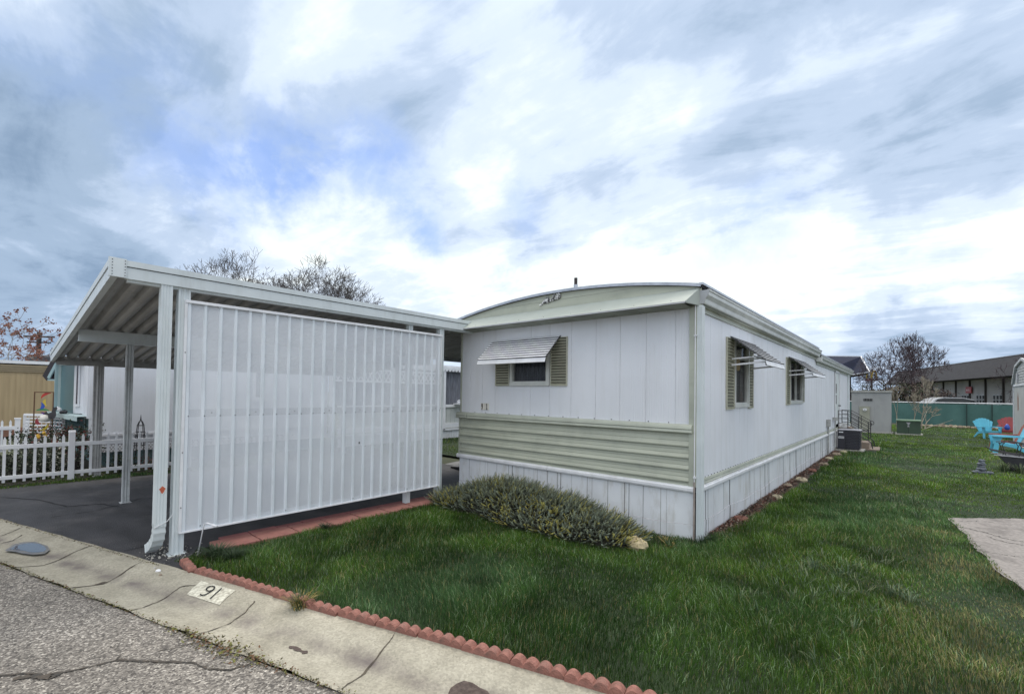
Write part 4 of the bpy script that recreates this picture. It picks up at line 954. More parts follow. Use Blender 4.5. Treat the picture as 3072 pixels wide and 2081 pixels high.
sw.box(SX + .0, SX + .003, -2.02, -2.006, .93, .955)
part('screws', sw, BLKPL, scr)['kind'] = 'stuff'
st = MB(); st.tube([(-3.42, -3.78, 0), (-3.405, -3.74, .285), (-3.39, -3.72, .30), (-3.32, -3.66, .27)], .006, 8); st.tube([(-3.36, -3.695, .286), (-3.315, -3.655, .266)], [.009, .014], 8)
solo('garden_stake', st, PLASW, 'thin white bent rod standing in the grass by the carport post', 'stake', smooth=True)

# ------------------------------------------------------------------ plants: helpers
def branch_tree(seed, base, height, spread, levels=6, r0=.18, lean=(0, 0), first=.22, twig=.006, split=(2, 3), up=.25, ang=(22, 42), taper=.72, minlen=.18, forks=3):
    """recursive bare tree; returns list of (p0, p1, r0, r1) and the tips"""
    rg = random.Random(seed); segs = []; tips = []
    def grow(p, d, l, r, lev):
        n = 3; q = p.copy(); rr = r
        for i in range(n):
            d2 = (d + Vector((rg.gauss(0, .10), rg.gauss(0, .10), rg.gauss(0, .06) + up * .10))).normalized()
            e = q + d2 * l / n; r2 = rr * (1 - .10); segs.append((q, e, rr, r2)); q = e; rr = r2; d = d2
            if lev >= 2 and rg.random() < .45:         # side twigs
                a = rg.uniform(0, 6.28); o = d.orthogonal().normalized(); o.rotate(Matrix.Rotation(a, 3, d)) if False else None
                o = (Matrix.Rotation(a, 3, d) @ d.orthogonal().normalized())
                if lev < levels: grow(q, (d * .6 + o * .8).normalized(), l * .5, max(rr * .45, twig), lev + 2)
        if lev >= levels or l < minlen: tips.append(q); return
        k = rg.randint(*split) if lev else forks
        a0 = rg.uniform(0, 6.28)
        for j in range(k):
            a = a0 + j * 6.28 / k + rg.uniform(-.4, .4); t = math.radians(rg.uniform(*ang)) * (spread if lev < 2 else 1)
            o = Matrix.Rotation(a, 3, d) @ d.orthogonal().normalized()
            nd = (d * math.cos(t) + o * math.sin(t) + Vector((0, 0, up * .5))).normalized()
            grow(q, nd, l * rg.uniform(.66, .86), max(rr * taper * (.95 if k == 2 else .82), twig), lev + 1)
    grow(Vector(base), Vector((lean[0], lean[1], 1)).normalized(), height * first, r0, 0)
    return segs, tips
def segs_mesh(mb, segs, m=0, thick=5, fine=3, cut=.02):
    for a, b, r1, r2 in segs: mb.tube([a, b], [r1, r2], thick if r1 > cut else fine, m, cap=False)
def fit(segs, tips, base, h, w=None):
    """scale a grown tree to a given height and crown radius"""
    zs = max(s[1].z for s in segs) - base[2]; k = h / zs; rr = max(math.hypot(s[1].x - base[0], s[1].y - base[1]) for s in segs); kw = (w / rr) if w else k
    B = Vector(base); f = lambda p: Vector((B.x + (p.x - B.x) * kw, B.y + (p.y - B.y) * kw, B.z + (p.z - B.z) * k))
    return [(f(a), f(b), r1, r2) for a, b, r1, r2 in segs], [f(t) for t in tips]
def leaf_cloud(mb, centres, rad, n, size, mats=1, seed=0, flat=1.0):
    rg = np.random.default_rng(seed); C_ = np.array([tuple(c) for c in centres]); idx = rg.integers(0, len(C_), n)
    P = C_[idx] + rg.normal(0, 1, (n, 3)) * np.array([rad, rad, rad * flat]) * .55
    A = rg.normal(0, 1, (n, 3)); A /= np.linalg.norm(A, axis=1)[:, None]; Bv = np.cross(A, rg.normal(0, 1, (n, 3))); Bv /= np.linalg.norm(Bv, axis=1)[:, None]
    s_ = size * rg.uniform(.6, 1.4, n)[:, None]; mi = rg.integers(0, mats, n)
    for i in range(n):
        p, a, b, s = P[i], A[i] * s_[i], Bv[i] * s_[i] * .55, 1
        k = len(mb.v); mb.v += [tuple(p - a), tuple(p + b), tuple(p + a), tuple(p - b)]; mb.f.append((k, k + 1, k + 2, k + 3)); mb.m.append(int(mi[i]))
BARKD = mat('dark_bark', (0.055, 0.045, 0.045, 1), (0.03, 0.025, 0.026, 1), 8, .9)
BARKG = mat('grey_twigs', (0.10, 0.088, 0.085, 1), (0.06, 0.052, 0.05, 1), 8, .9)
BARKP = mat('purple_bark', (0.085, 0.06, 0.068, 1), (0.045, 0.032, 0.038, 1), 8, .9)
BARKL = mat('pale_bark', (0.34, 0.30, 0.23, 1), (0.22, 0.19, 0.15, 1), 10, .9)
def bare_tree(name, label, base, h, w, seed, levels, r0, mats_, group=None, cat='tree', **kw):
    segs, tips = branch_tree(seed, base, h, 1.0, levels, r0, **kw); segs, tips = fit(segs, tips, base, h, w)
    t = thing(name, base, label, cat, group)
    tm = MB(); cm_ = MB()
    for s in segs:
        big = s[2] > r0 * .34; (tm if big else cm_).tube([s[0], s[1]], [s[2], s[3]], 6 if big else 3, 0, cap=False)
    part('trunk', tm, mats_, t); part('crown', cm_, mats_, t); return t, segs, tips

# two tall bare trees behind the carport roof
b1 = at(752, 900, 45); b2 = at(872, 900, 43)
bare_tree('bare_tree', 'tall bare tree behind the carport roof, the one further left', (b1[0], b1[1], 0), 15.6, 8.6, 21, 8, .26, BARKG, 'bare trees behind the carport', first=.26, twig=.015, up=.22, ang=(18, 40), minlen=.2)
bare_tree('bare_tree', 'broad bare tree behind the carport roof, nearer the home', (b2[0], b2[1], 0), 14.6, 8.4, 34, 8, .25, BARKG, 'bare trees behind the carport', first=.26, twig=.015, up=.22, ang=(18, 40), minlen=.2)
b2b = at(1010, 900, 44); bare_tree('bare_tree', 'smallest bare tree behind the carport, lowest and furthest right', (b2b[0], b2b[1], 0), 12.9, 5.8, 77, 7, .2, BARKG, 'bare trees behind the carport', first=.26, twig=.015, up=.22, ang=(18, 40), minlen=.2)
b3b = at(2668, 1200, 43); bare_tree('bare_tree', 'lower bare tree between the grey cabinet and the long building', (b3b[0], b3b[1], 0), 5.4, 3.4, 51, 7, .13, BARKP, 'bare trees beyond the far fence', first=.2, twig=.013, up=.1, ang=(24, 50), minlen=.2)
# bare trees by the far fence
b3 = at(2700, 1200, 40); b4 = at(2752, 1200, 42)
bare_tree('bare_tree', 'spreading bare purple tree behind the grey cabinet', (b3[0], b3[1], 0), 6.9, 4.0, 5, 7, .16, BARKP, 'bare trees beyond the far fence', first=.20, twig=.013, up=.10, ang=(24, 52), minlen=.2)
bare_tree('bare_tree', 'taller bare tree in front of the long dark roof', (b4[0], b4[1], 0), 7.9, 3.2, 15, 7, .15, BARKP, 'bare trees beyond the far fence', first=.24, twig=.013, up=.25, ang=(18, 42), minlen=.2)
b5 = at(3110, 1200, 36); bare_tree('bare_tree', 'bare branches reaching in at the right picture edge', (b5[0], b5[1], 0), 5.9, 3.0, 9, 6, .12, BARKP, None, first=.24, twig=.012, up=.1, ang=(25, 50))
# pale saplings in front of the green screen
for k, (u, d, h, w, sd, lab) in enumerate(((2765, 25.0, 2.9, .75, 3, 'tallest pale sapling behind the green transformer box'), (2742, 25.5, 2.2, .6, 4, 'middle pale sapling behind the green transformer box'),
                                 (2690, 25.2, 2.4, .5, 6, 'pale sapling close beside the grey cabinet'), (2775, 24.5, 1.3, 1.0, 8, 'leaning pale brush low in front of the green screen'))):
    b = at(u, 1240, d); bare_tree('sapling', lab, (b[0], b[1], 0), h, w, sd, 5, .035, BARKL, 'pale saplings by the far fence', cat='sapling', first=.38, twig=.008, up=.3, ang=(16, 34), minlen=.1, forks=2)
fb = MB(); p0 = at(2762, 1290, 24.2); p1 = at(2835, 1270, 26.5)
fb.tube([tuple(p0), tuple((p0 + p1) / 2 + np.array([0, 0, .06])), tuple(p1)], [.02, .025, .012], 6); fb.tube([tuple(at(2800, 1278, 25.5)), tuple(at(2870, 1255, 26.5))], [.012, .006], 5); fb.tube([tuple(at(2765, 1270, 25)), tuple(at(2780, 1235, 25.6)), tuple(at(2783, 1225, 25.6))], [.014, .01, .006], 5)
solo('fallen_branch', fb, BARKL, 'pale fallen branch lying at the foot of the green screen', 'branch')
# dense brush and conifers beyond the fence
GRN1 = mat('conifer_green', (0.05, 0.062, 0.03, 1), (0.028, 0.036, 0.02, 1), 2, .9); GRN2 = mat('olive_twigs', (0.11, 0.10, 0.055, 1), (0.07, 0.065, 0.035, 1), 2, .9); GRN3 = mat('brown_twigs', (0.10, 0.07, 0.055, 1), (0.06, 0.04, 0.035, 1), 2, .9)
for k, (u, d, h, w, mt_, lab) in enumerate(((2538, 60, 4.4, 2.2, (GRN2, GRN1), 'olive leafy tree seen between the home and the grey cabinet'), (2600, 70, 4.6, 2.6, (GRN1, GRN2), 'dark tree behind the yellow arches sign'),
                               (2655, 38, 3.4, 1.9, (GRN1, GRN3), 'dark shrubby tree above the grey cabinet'), (2715, 36, 3.5, 2.2, (GRN3, GRN1), 'brown thicket under the bare trees'), (2790, 37, 3.3, 1.6, (GRN3, BARKD), 'brown thicket before the long building'), (2490, 62, 3.6, 2.4, (GRN2, GRN1), 'olive tree mostly hidden behind the home'))):
    b = at(u, 1200, d); rgp = random.Random(k); cs = []
    for i in range(46):
        a = rgp.uniform(0, 6.28); rr = w * math.sqrt(rgp.random()) * .9; z = h * (0.18 + .75 * rgp.random() * (1 - .5 * rr / w)); cs.append((b[0] + rr * math.cos(a), b[1] + rr * math.sin(a), z))
    t = thing('leafy_tree', (b[0], b[1], 0), lab, 'tree', 'trees beyond the far fence'); q = MB(); q.tube([(b[0], b[1], 0), (b[0] + .1, b[1], h * .5), (b[0], b[1] + .1, h * .85)], [.14, .10, .03], 6); part('trunk', q, BARKD, t)
    q = MB(); leaf_cloud(q, cs, .46, 3400, .075, 2, k + 50, .8)
    part('crown', q, list(mt_), t)
# red-leaved tree at the left edge
b = at(-70, 1150, 17); segs, tips = branch_tree(44, (b[0], b[1], 0), 5.2, 1.0, 5, .10, first=.3, twig=.008, up=.05, ang=(24, 50), minlen=.15); segs, tips = fit(segs, tips, (b[0], b[1], 0), 4.75, 3.7)
t = thing('red_leaf_tree', (b[0], b[1], 0), 'thin tree with sparse rusty red leaves at the left edge', 'tree'); q = MB(); segs_mesh(q, segs); part('trunk', q, mat('grey_bark', (.22, .2, .19, 1), (.14, .13, .12, 1), 8, .9), t)
q = MB(); leaf_cloud(q, tips, .10, 5200, .042, 2, 3); part('crown', q, [mat('rust_leaf', (.17, .055, .035, 1), (.11, .035, .025, 1), 6, .8), mat('bronze_leaf', (.20, .09, .05, 1), (.13, .05, .03, 1), 6, .8)], t)

# ------------------------------------------------------------------ neighbouring homes, left
nb_ = thing('neighbour_home', (-12.4, -1.4, 0), 'white and teal neighbouring mobile home with a bay window', 'mobile home')
w = MB(); corrugated(w, 'y', -3.84, 1.08, 0.30, 2.30, -10.5, 1, [-3.2, -2.6, -2.0, -1.4, -.2, .4], pitch=.05, amp=.0005, depth=.003); w.box(-10.56, -10.49, -3.84, -3.78, .98, 2.3)
w.box(-14.3, -10.55, -3.70, 1.0, .9, 2.28); part('wall', w, WHITE, nb_)
w = MB(); w.box(-10.49, -10.47, -3.78, 1.08, .30, .42); w.box(-10.495, -10.47, -3.78, 1.08, .62, .66); part('base_trim', w, TRIMW, nb_)
w = MB(); w.box(-14.2, -10.58, -3.68, 1.0, 0, .9); w.box(-11.9, -10.52, -3.72, -3.69, .35, .98); part('lower_wall', w, TEALD, nb_)
# bay: teal box with blind, white slanted cheek with a slim window, sill
w = MB(); w.box(-12.62, -12.50, -4.20, -3.70, 1.05, 2.22); w.box(-12.62, -11.2, -4.20, -3.7, 2.14, 2.24); w.box(-12.62, -12.5, -4.2, -3.7, .6, 1.05); part('bay_frame', w, TEAL, nb_)
w = MB(); w.poly([(-12.5, -4.12, 1.05), (-11.62, -3.95, 1.05), (-11.62, -3.95, 2.14), (-12.5, -4.12, 2.14)]); part('bay_blind', w, TEALG, nb_); w = MB(); w.beam((-12.46, -4.125, 1.05), (-12.46, -4.125, 2.14), .05, .03); w.beam((-12.5, -4.13, 2.11), (-11.64, -3.965, 2.11), .03, .06); part('blind_frame', w, mat('pale_teal', (.45, .56, .56, 1), (.4, .5, .5, 1), 3, .5), nb_)
w = MB(); w.poly([(-11.62, -3.97, 1.05), (-11.28, -3.86, 1.05), (-11.28, -3.86, 2.14), (-11.62, -3.97, 2.14)]); w.box(-11.28, -10.57, -3.86, -3.80, .98, 2.3); w.beam((-11.52, -3.955, 1.22), (-11.36, -3.90, 1.22), .04, .05); w.beam((-11.385, -3.915, 1.22), (-11.385, -3.915, 2.14), .03, .02); w.box(-10.9, -10.87, -3.87, -3.85, 1.0, 2.3); part('bay_cheek', w, WHITE, nb_)
w = MB(); w.poly([(-11.50, -3.945, 1.25), (-11.41, -3.916, 1.25), (-11.41, -3.916, 2.12), (-11.50, -3.945, 2.12)]); part('window', w, mat('slim_pane', (.06, .06, .09, 1), rough=.2), nb_)
w = MB(); w.poly([(-12.66, -4.3, 1.06), (-10.62, -4.0, 1.02), (-10.62, -3.8, 1.02), (-12.66, -3.7, 1.06)]); w.poly([(-12.66, -4.3, .97), (-10.62, -4.0, .93), (-10.62, -4.0, 1.02), (-12.66, -4.3, 1.06)]); part('sill', w, mat('pale_teal', (.45, .56, .56, 1), (.4, .5, .5, 1), 3, .5), nb_)
w = MB(); E1, E2, E3, E4 = (at(154, 1079, 12), at(127, 1127, 12), at(139, 1141, 12), at(182, 1141, 12)); bk = np.array([0, 2.2, 0])
w.poly([E1, E2, E2 + bk, E1 + bk]); w.poly([E2, E3, E3 + bk, E2 + bk]); w.poly([E3, E4, E4 + bk, E3 + bk]); w.poly([p + np.array([0, .12, 0]) for p in (E1, E3, E4, at(182, 1082, 12))]); w.poly([E1, at(166, 1079, 12), at(146, 1136, 12), E3, E2])
part('eave', w, mat('dark_eave', (.03, .027, .035, 1), rough=.7), nb_)
w = MB(); w.beam(tuple(at(172, 1086, 11.96)), tuple(at(146, 1134, 11.96)), .03, .07); w.beam(tuple(at(144, 1139, 11.96)), tuple(at(180, 1140, 11.96)), .03, .04); part('eave_board', w, TEAL, nb_)
w = MB(); w.box(-14.35, -10.45, -3.9, 1.1, 2.30, 2.36); part('roof', w, TRIMW, nb_)
w = MB(); w.box(-10.497, -10.478, -.80, -.62, 1.42, 2.12, 0); win = part('window', w, CURT, nb_); w = MB(); w.box(-10.49, -10.455, -.86, -.80, 1.36, 2.2); w.box(-10.49, -10.455, -.62, -.56, 1.36, 2.2); w.box(-10.49, -10.45, -.88, -.54, 1.33, 1.38); part('window_frame', w, TRIMW, win)
# ornaments on the sill
w = MB(); w.rock((-12.0, -4.15, 1.115), .055, 3, 0, 8, .9); w.rock((-12.07, -4.17, 1.155), .028, 4, 0, 7, 1); solo('bird_figurine', w, PLASW, 'small white bird figurine on the teal bay window sill', 'figurine', smooth=True)
w = MB(); w.rock((-11.72, -4.1, 1.075), .075, 5, 0, 8, .55); w.rock((-11.60, -4.08, 1.08), .04, 8, 0, 8, .8); solo('dark_figurine', w, BLACKM, 'low dark figurine beside the white bird on the sill', 'figurine', smooth=True)
w = MB(); w.lathe((-11.66, -4.38, .88), [(.0, 0), (.07, .01), (.085, .07), (.07, .14), (.02, .15)], 12); solo('round_ornament', w, CREAM, 'cream round ornament below the teal sill', 'ornament', smooth=True)

# porch further along: railing, lattice valance, curtains
po = thing('neighbour_porch', (-11.2, 6, 0), 'white screened porch with dark curtains seen past the carport', 'porch')
w = MB()
for i in range(60): w.box(-10.56 + .0, -10.52, 1.45 + i * .2, 1.64 + i * .2, .52, 1.10)
part('panel', w, mat('porch_panel', (.58, .60, .57, 1), (.5, .52, .50, 1), 3, .5), po)
w = MB(); w.box(-10.58, -10.46, 1.40, 13.5, 1.09, 1.18); w.box(-10.57, -10.47, 1.4, 13.5, .37, .52); w.box(-10.575, -10.45, 1.4, 13.5, .28, .34)
part('railing', w, PLASW, po)
w = MB(); corrugated(w, 'y', 1.4, 13.5, 0, .28, -10.5, 1, [], .08, .008); part('skirting', w, SKIRT, po)
w = MB(); n = 370
for i in range(n):
    y0 = 1.2 + i * .033; w.quad((-10.62 + .03 * math.sin(i * .9), y0, 1.16), (-10.62 + .03 * math.sin((i + 1) * .9), y0 + .033, 1.16), (-10.62 + .03 * math.sin((i + 1) * .9), y0 + .033, 2.4), (-10.62 + .03 * math.sin(i * .9), y0, 2.4))
part('curtain', w, mat('porch_curtain', (.20, .21, .24, 1), (.10, .105, .125, 1), 5, .8, stretch=(6, 6, .6)), po)
w = MB(); w.box(-14, -10.45, 1.4, 13.5, 2.50, 2.55); k = 0
for i in range(80): w.extrude([(1.4 + i * .15, 2.36), (1.4 + i * .15 + .045, 2.33), (1.4 + i * .15 + .09, 2.36), (1.4 + i * .15 + .15, 2.42), (1.4 + i * .15 + .15, 2.50), (1.4 + i * .15, 2.50)], 'x', -10.55, -10.42)
part('roof', w, TRIMW, po)
w = MB()
for (ya, yb) in ((1.2, 3.1), (3.5, 5.2)):
    w.box(-10.50, -10.46, ya, yb, 2.22, 2.28); w.box(-10.50, -10.46, ya, yb, 1.88, 1.93)
    n = int((yb - ya) / .15)
    for i in range(n):
        y0 = ya + i * (yb - ya) / n; w.beam((-10.48, y0, 1.93), (-10.48, y0 + (yb - ya) / n, 2.22), .012, .03); w.beam((-10.475, y0 + (yb - ya) / n, 1.93), (-10.475, y0, 2.22), .012, .03)
part('lattice', w, PLASW, po)
for y in (1.12, 3.15, 5.25, 8.2): w = MB(); w.box(-10.54, -10.45, y, y + .09, .3, 2.5); part('porch_post', w, PLASW, po)
w = MB(); w.tube([(-10.3, 5.75, 1.22), (-10.3, 5.75, 1.30), (-10.3, 5.80, 1.34), (-10.3, 6.05, 1.34), (-10.3, 6.1, 1.30), (-10.3, 6.1, 1.22)], .012, 6); w.box(-10.5, -10.1, 5.74, 6.12, 1.185, 1.225); w.box(-10.33, -10.31, 5.8, 6.05, 1.24, 1.31)
solo('porch_chair', w, PLASW, 'white chair back showing above the porch railing', 'chair')
# ramp and step beside our home
w = MB(); w.poly([(-6.1, 1.62, .002), (-3.9, 1.62, .002), (-3.9, 2.6, .002), (-6.3, 2.6, .002)]); struct('path', w, mat('patio_slab', (.30, .30, .30, 1), (.24, .24, .24, 1), 3, .8))
w = MB(); w.poly([(-5.6, 1.35, .03), (-3.95, 1.0, .22), (-3.95, 2.3, .26), (-5.9, 2.1, .03)]); w.poly([(-5.6, 1.35, .0), (-3.95, 1.0, 0), (-3.95, 1.0, .22), (-5.6, 1.35, .03)], 1); w.poly([(-5.9, 2.1, .0), (-5.6, 1.35, .0), (-5.6, 1.35, .03), (-5.9, 2.1, .03)]); solo('ramp', w, [mat('ramp_top', (.20, .205, .21, 1), (.14, .145, .15, 1), 4, .7), DARK], 'low grey ramp against the left side of the home', 'ramp')
# tan home far left with rooftop unit
tn = thing('tan_home', (-22, -5, 0), 'tan mobile home with white roof edge at the far left', 'mobile home')
w = MB(); corrugated(w, 'y', -14, 3, .1, 2.06, -20, 1, [-13 + .6 * i for i in range(26)], .12, .004); w.box(-24, -20.03, -14, 3, 0, 2.3); part('wall', w, TAN, tn)
w = MB(); w.box(-24.2, -19.9, -14, 3.1, 2.34, 2.44); part('roof', w, TRIMW, tn); w = MB(); [w.box(-20.0, -19.96 + i * .015, -14, 3, 2.07 + i * .06, 2.12 + i * .06) for i in range(4)]; part('cornice', w, mat('tan_trim', (.34, .27, .17, 1), (.28, .22, .14, 1), 3, .6), tn)
w = MB(); w.box(-20.0, -19.9, -14, 3, .0, .28); part('skirting', w, mat('red_brown_skirt', (.25, .12, .08, 1), (.18, .09, .06, 1), 3, .7), tn)
a = at(76, 1068, 20.5); b = at(152, 1068, 20.5); w = MB(); w.box(min(a[0], b[0]) - .6, max(a[0], b[0]), a[1], b[1], 2.44, 3.02)
bo = solo('rooftop_cooler', w, mat('cooler_grey', (.14, .14, .15, 1), (.08, .08, .09, 1), 2, .5), 'dark grey cooler box on the roof of the tan home', 'cooler'); bevel(bo, .08)
a = at(115, 1080, 40); w = MB(); w.tube([(a[0], a[1], 0), (a[0], a[1], 6.4)], .16, 8, 0); pw = thing('utility_pole', (a[0], a[1], 0), 'dark utility pole with crossarms beyond the tan home', 'utility pole'); part('pole', w, BARKD, pw); w = MB(); w.beam((a[0] - .7, a[1] - .9, 6.0), (a[0] + .7, a[1] + .9, 6.0), .12, .14); w.beam((a[0] - .5, a[1] - .7, 5.5), (a[0] + .5, a[1] + .7, 5.5), .1, .12); part('crossarm', w, BARKD, pw)

# picket fence along the neighbour's bed
pf = thing('picket_fence', (-9.25, -4.2, 0), 'white vinyl picket fence beside the driveway', 'fence')
for k, y in enumerate([-5.33, -5.21, -5.09, -4.965, -4.846, -4.735, -4.622, -4.508, -4.396, -4.284, -4.036, -3.93, -3.697, -3.586, -3.47, -3.36, -3.25, -3.14, -3.025, -2.916, -2.80, -2.69, -2.58]):
    w = MB(); w.extrude([(y - .018, .045), (y + .018, .045), (y + .018, .735), (y + .009, .765), (y, .785), (y - .009, .765), (y - .018, .735)], 'x', -9.262, -9.238); part('picket', w, PLASW, pf)
for y0, y1 in ((-5.6, -4.215), (-4.145, -2.5)):
    w = MB(); w.box(-9.277, -9.223, y0, y1, .585, .648); w.box(-9.277, -9.223, y0, y1, .095, .150); part('rail', w, PLASW, pf)
for y in (-4.18, -2.46):
    w = MB(); w.box(-9.29, -9.21, y - .04, y + .04, -.02, .815); w.extrude([(-9.295, .815), (-9.205, .815), (-9.225, .845), (-9.25, .852), (-9.275, .845)], 'y', y - .045, y + .045); part('post', w, PLASW, pf)
# wire mesh against the neighbour's wall
wmn = MB()
for i in range(70):
    y = -3.9 + i * .05; wmn.beam((-9.75, y, .12), (-9.75, y + .28, .52), .004, .005); wmn.beam((-9.75, y + .28, .12), (-9.75, y, .52), .004, .005)
wmn.beam((-9.75, -3.9, .52), (-9.75, -.4, .52), .008, .01); wmn.beam((-9.75, -3.9, .12), (-9.75, -.4, .12), .008, .01)
solo('wire_mesh', wmn, mat('dull_wire', (.10, .10, .11, 1), rough=.5), 'dull wire mesh strip behind the picket fence', 'wire fence')
# second fence and lattice further left
pf2 = thing('picket_fence', (-13.9, -5, 0), 'shorter white picket fence in front of the tan home', 'fence')
for k in range(9):
    y = -5.85 + k * .13; w = MB(); w.extrude([(y - .02, .1), (y + .02, .1), (y + .02, .78), (y, .83), (y - .02, .78)], 'x', -13.93, -13.90); part('picket', w, PLASW, pf2)
w = MB(); w.box(-13.95, -13.88, -6, -4.7, .60, .68); w.box(-13.95, -13.88, -6, -4.7, .15, .22); part('rail', w, PLASW, pf2)
for x, y in ((-13.9, -4.70), (-13.75, -4.56)):
    w = MB(); w.box(x - .045, x + .045, y - .045, y + .045, 0, .84); w.box(x - .055, x + .055, y - .055, y + .055, .84, .87); part('post', w, PLASW, pf2)
la = thing('lattice_panel', (-12.8, -4.4, 0), 'low white lattice panel behind the flower bed', 'lattice'); A = np.array([-13.0, -4.62]); Bq = np.array([-12.25, -4.06]); w = MB(); w.beam((*A, .98), (*Bq, .98), .05, .05); w.beam((*A, .30), (*Bq, .30), .05, .05); w.beam((*A, .3), (*A, .98), .05, .05); w.beam((*Bq, .3), (*Bq, .98), .05, .05); part('frame', w, PLASW, la)
w = MB()
for i in range(1, 9): p = A + (Bq - A) * i / 9; w.beam((*p, .3), (*p, .98), .01, .035)
for i in range(1, 9): z = .3 + .68 * i / 9; w.beam((*A, z), (*Bq, z), .012, .03)
part('slats', w, PLASW, la)
# stained glass garden panel
sp_ = thing('stained_glass_ornament', (-11.8, -4.4, 0), 'tall rusty frame holding swirls of coloured glass', 'garden ornament'); A = np.array([-11.93, -4.53]); Bq = np.array([-11.66, -4.27])
w = MB()
for p in (A, Bq): w.beam((*p, 0.25), (*p, 1.50), .02, .02)
w.beam((*A, 1.49), (*Bq, 1.49), .02, .02); part('frame', w, mat('rust_frame', (.13, .07, .035, 1), rough=.7), sp_)
cols = [('red_glass', (.45, .03, .02, 1)), ('yellow_glass', (.55, .42, .04, 1)), ('blue_glass', (.02, .08, .42, 1)), ('green_glass', (.02, .22, .08, 1)), ('purple_glass', (.10, .02, .18, 1)), ('dark_red_glass', (.25, .02, .03, 1)), ('yellow_glass', (.55, .42, .04, 1))]
cres = [(.62, 1.41, .30, .075, 30, 1), (.66, 1.28, .20, .09, 100, 1), (.30, 1.21, .20, .11, 80, -1), (.45, 1.10, .36, .05, 0, 1), (.60, .98, .34, .07, -40, 1), (.32, .90, .2, .11, -60, -1), (.55, .78, .3, .08, 40, -1)]
for (nm, c_), (fx, z, rx, rz, ang_, sg) in zip(cols, cres):
    q = MB(); pts = []
    for i in range(13):
        a = math.pi * i / 12; pts.append((rx * math.cos(a), rz * math.sin(a) * sg))
    for i in range(1, 12):
        a = math.pi * (1 - i / 12); pts.append((rx * math.cos(a), rz * .25 * math.sin(a) * sg))
    ca, sa = math.cos(math.radians(ang_)), math.sin(math.radians(ang_)); out = []
    for px, pz in pts:
        X = px * ca * 1.0 - (pz / .37) * sa * .9; Z = px * .37 * sa + pz * ca; X = max(-fx + .04, min(.96 - fx, X)); p = A + (Bq - A) * (fx + X); out.append((p[0], p[1], z + Z))
    q.poly(out); part('glass_swirl', q, mat(nm, c_, rough=.3), sp_)
# cat silhouette on a stake
w = MB(); A = np.array([-11.55, -4.30]); dA = np.array([.72, .69])
cat2 = [(-.10, .0), (.06, -.02), (.10, .06), (.09, .15), (.12, .2), (.1, .24), (.06, .22), (.03, .24), (.02, .18), (0, .12), (-.06, .10), (-.10, .14), (-.15, .10), (-.12, .06)]
w.poly([(A[0] + a * dA[0], A[1] + a * dA[1], .96 + b) for a, b in cat2]); w.beam((A[0], A[1], .0), (A[0], A[1], .97), .015, .015); solo('cat_silhouette', w, BLACKM, 'black cat silhouette on a stake beside the glass panel', 'garden ornament')
# obelisk trellis
ob = MB(); cx_, cy_ = -9.95, -3.12
for k in range(4):
    a = k * math.pi / 2 + .4; P_ = []
    for r_, z in ((.155, 0), (.115, .35), (.085, .6), (.07, .78), (.06, .86), (.035, .92), (.0, .96)): P_.append((cx_ + r_ * math.cos(a), cy_ + r_ * math.sin(a), z))
    ob.tube(P_, .008, 5)
for r_, z in ((.135, .2), (.105, .45), (.075, .72), (.062, .85)): ob.tube([(cx_ + r_ * math.cos(a), cy_ + r_ * math.sin(a), z) for a in np.linspace(0, 6.2832, 17)], .006, 4)
for k in range(8):
    a = k * math.pi / 4; ob.tube([(cx_ + (.09 + .02 * math.sin(z * 30)) * math.cos(a), cy_ + (.09 + .02 * math.sin(z * 30)) * math.sin(a), z) for z in np.linspace(.45, .72, 8)], .004, 4)
ob.tube([(cx_, cy_, .94), (cx_, cy_, 1.0), (cx_, cy_, 1.07)], [.016, .01, .002], 6)
solo('obelisk_trellis', ob, BLACKM, 'black wrought iron obelisk trellis against the white wall', 'trellis')
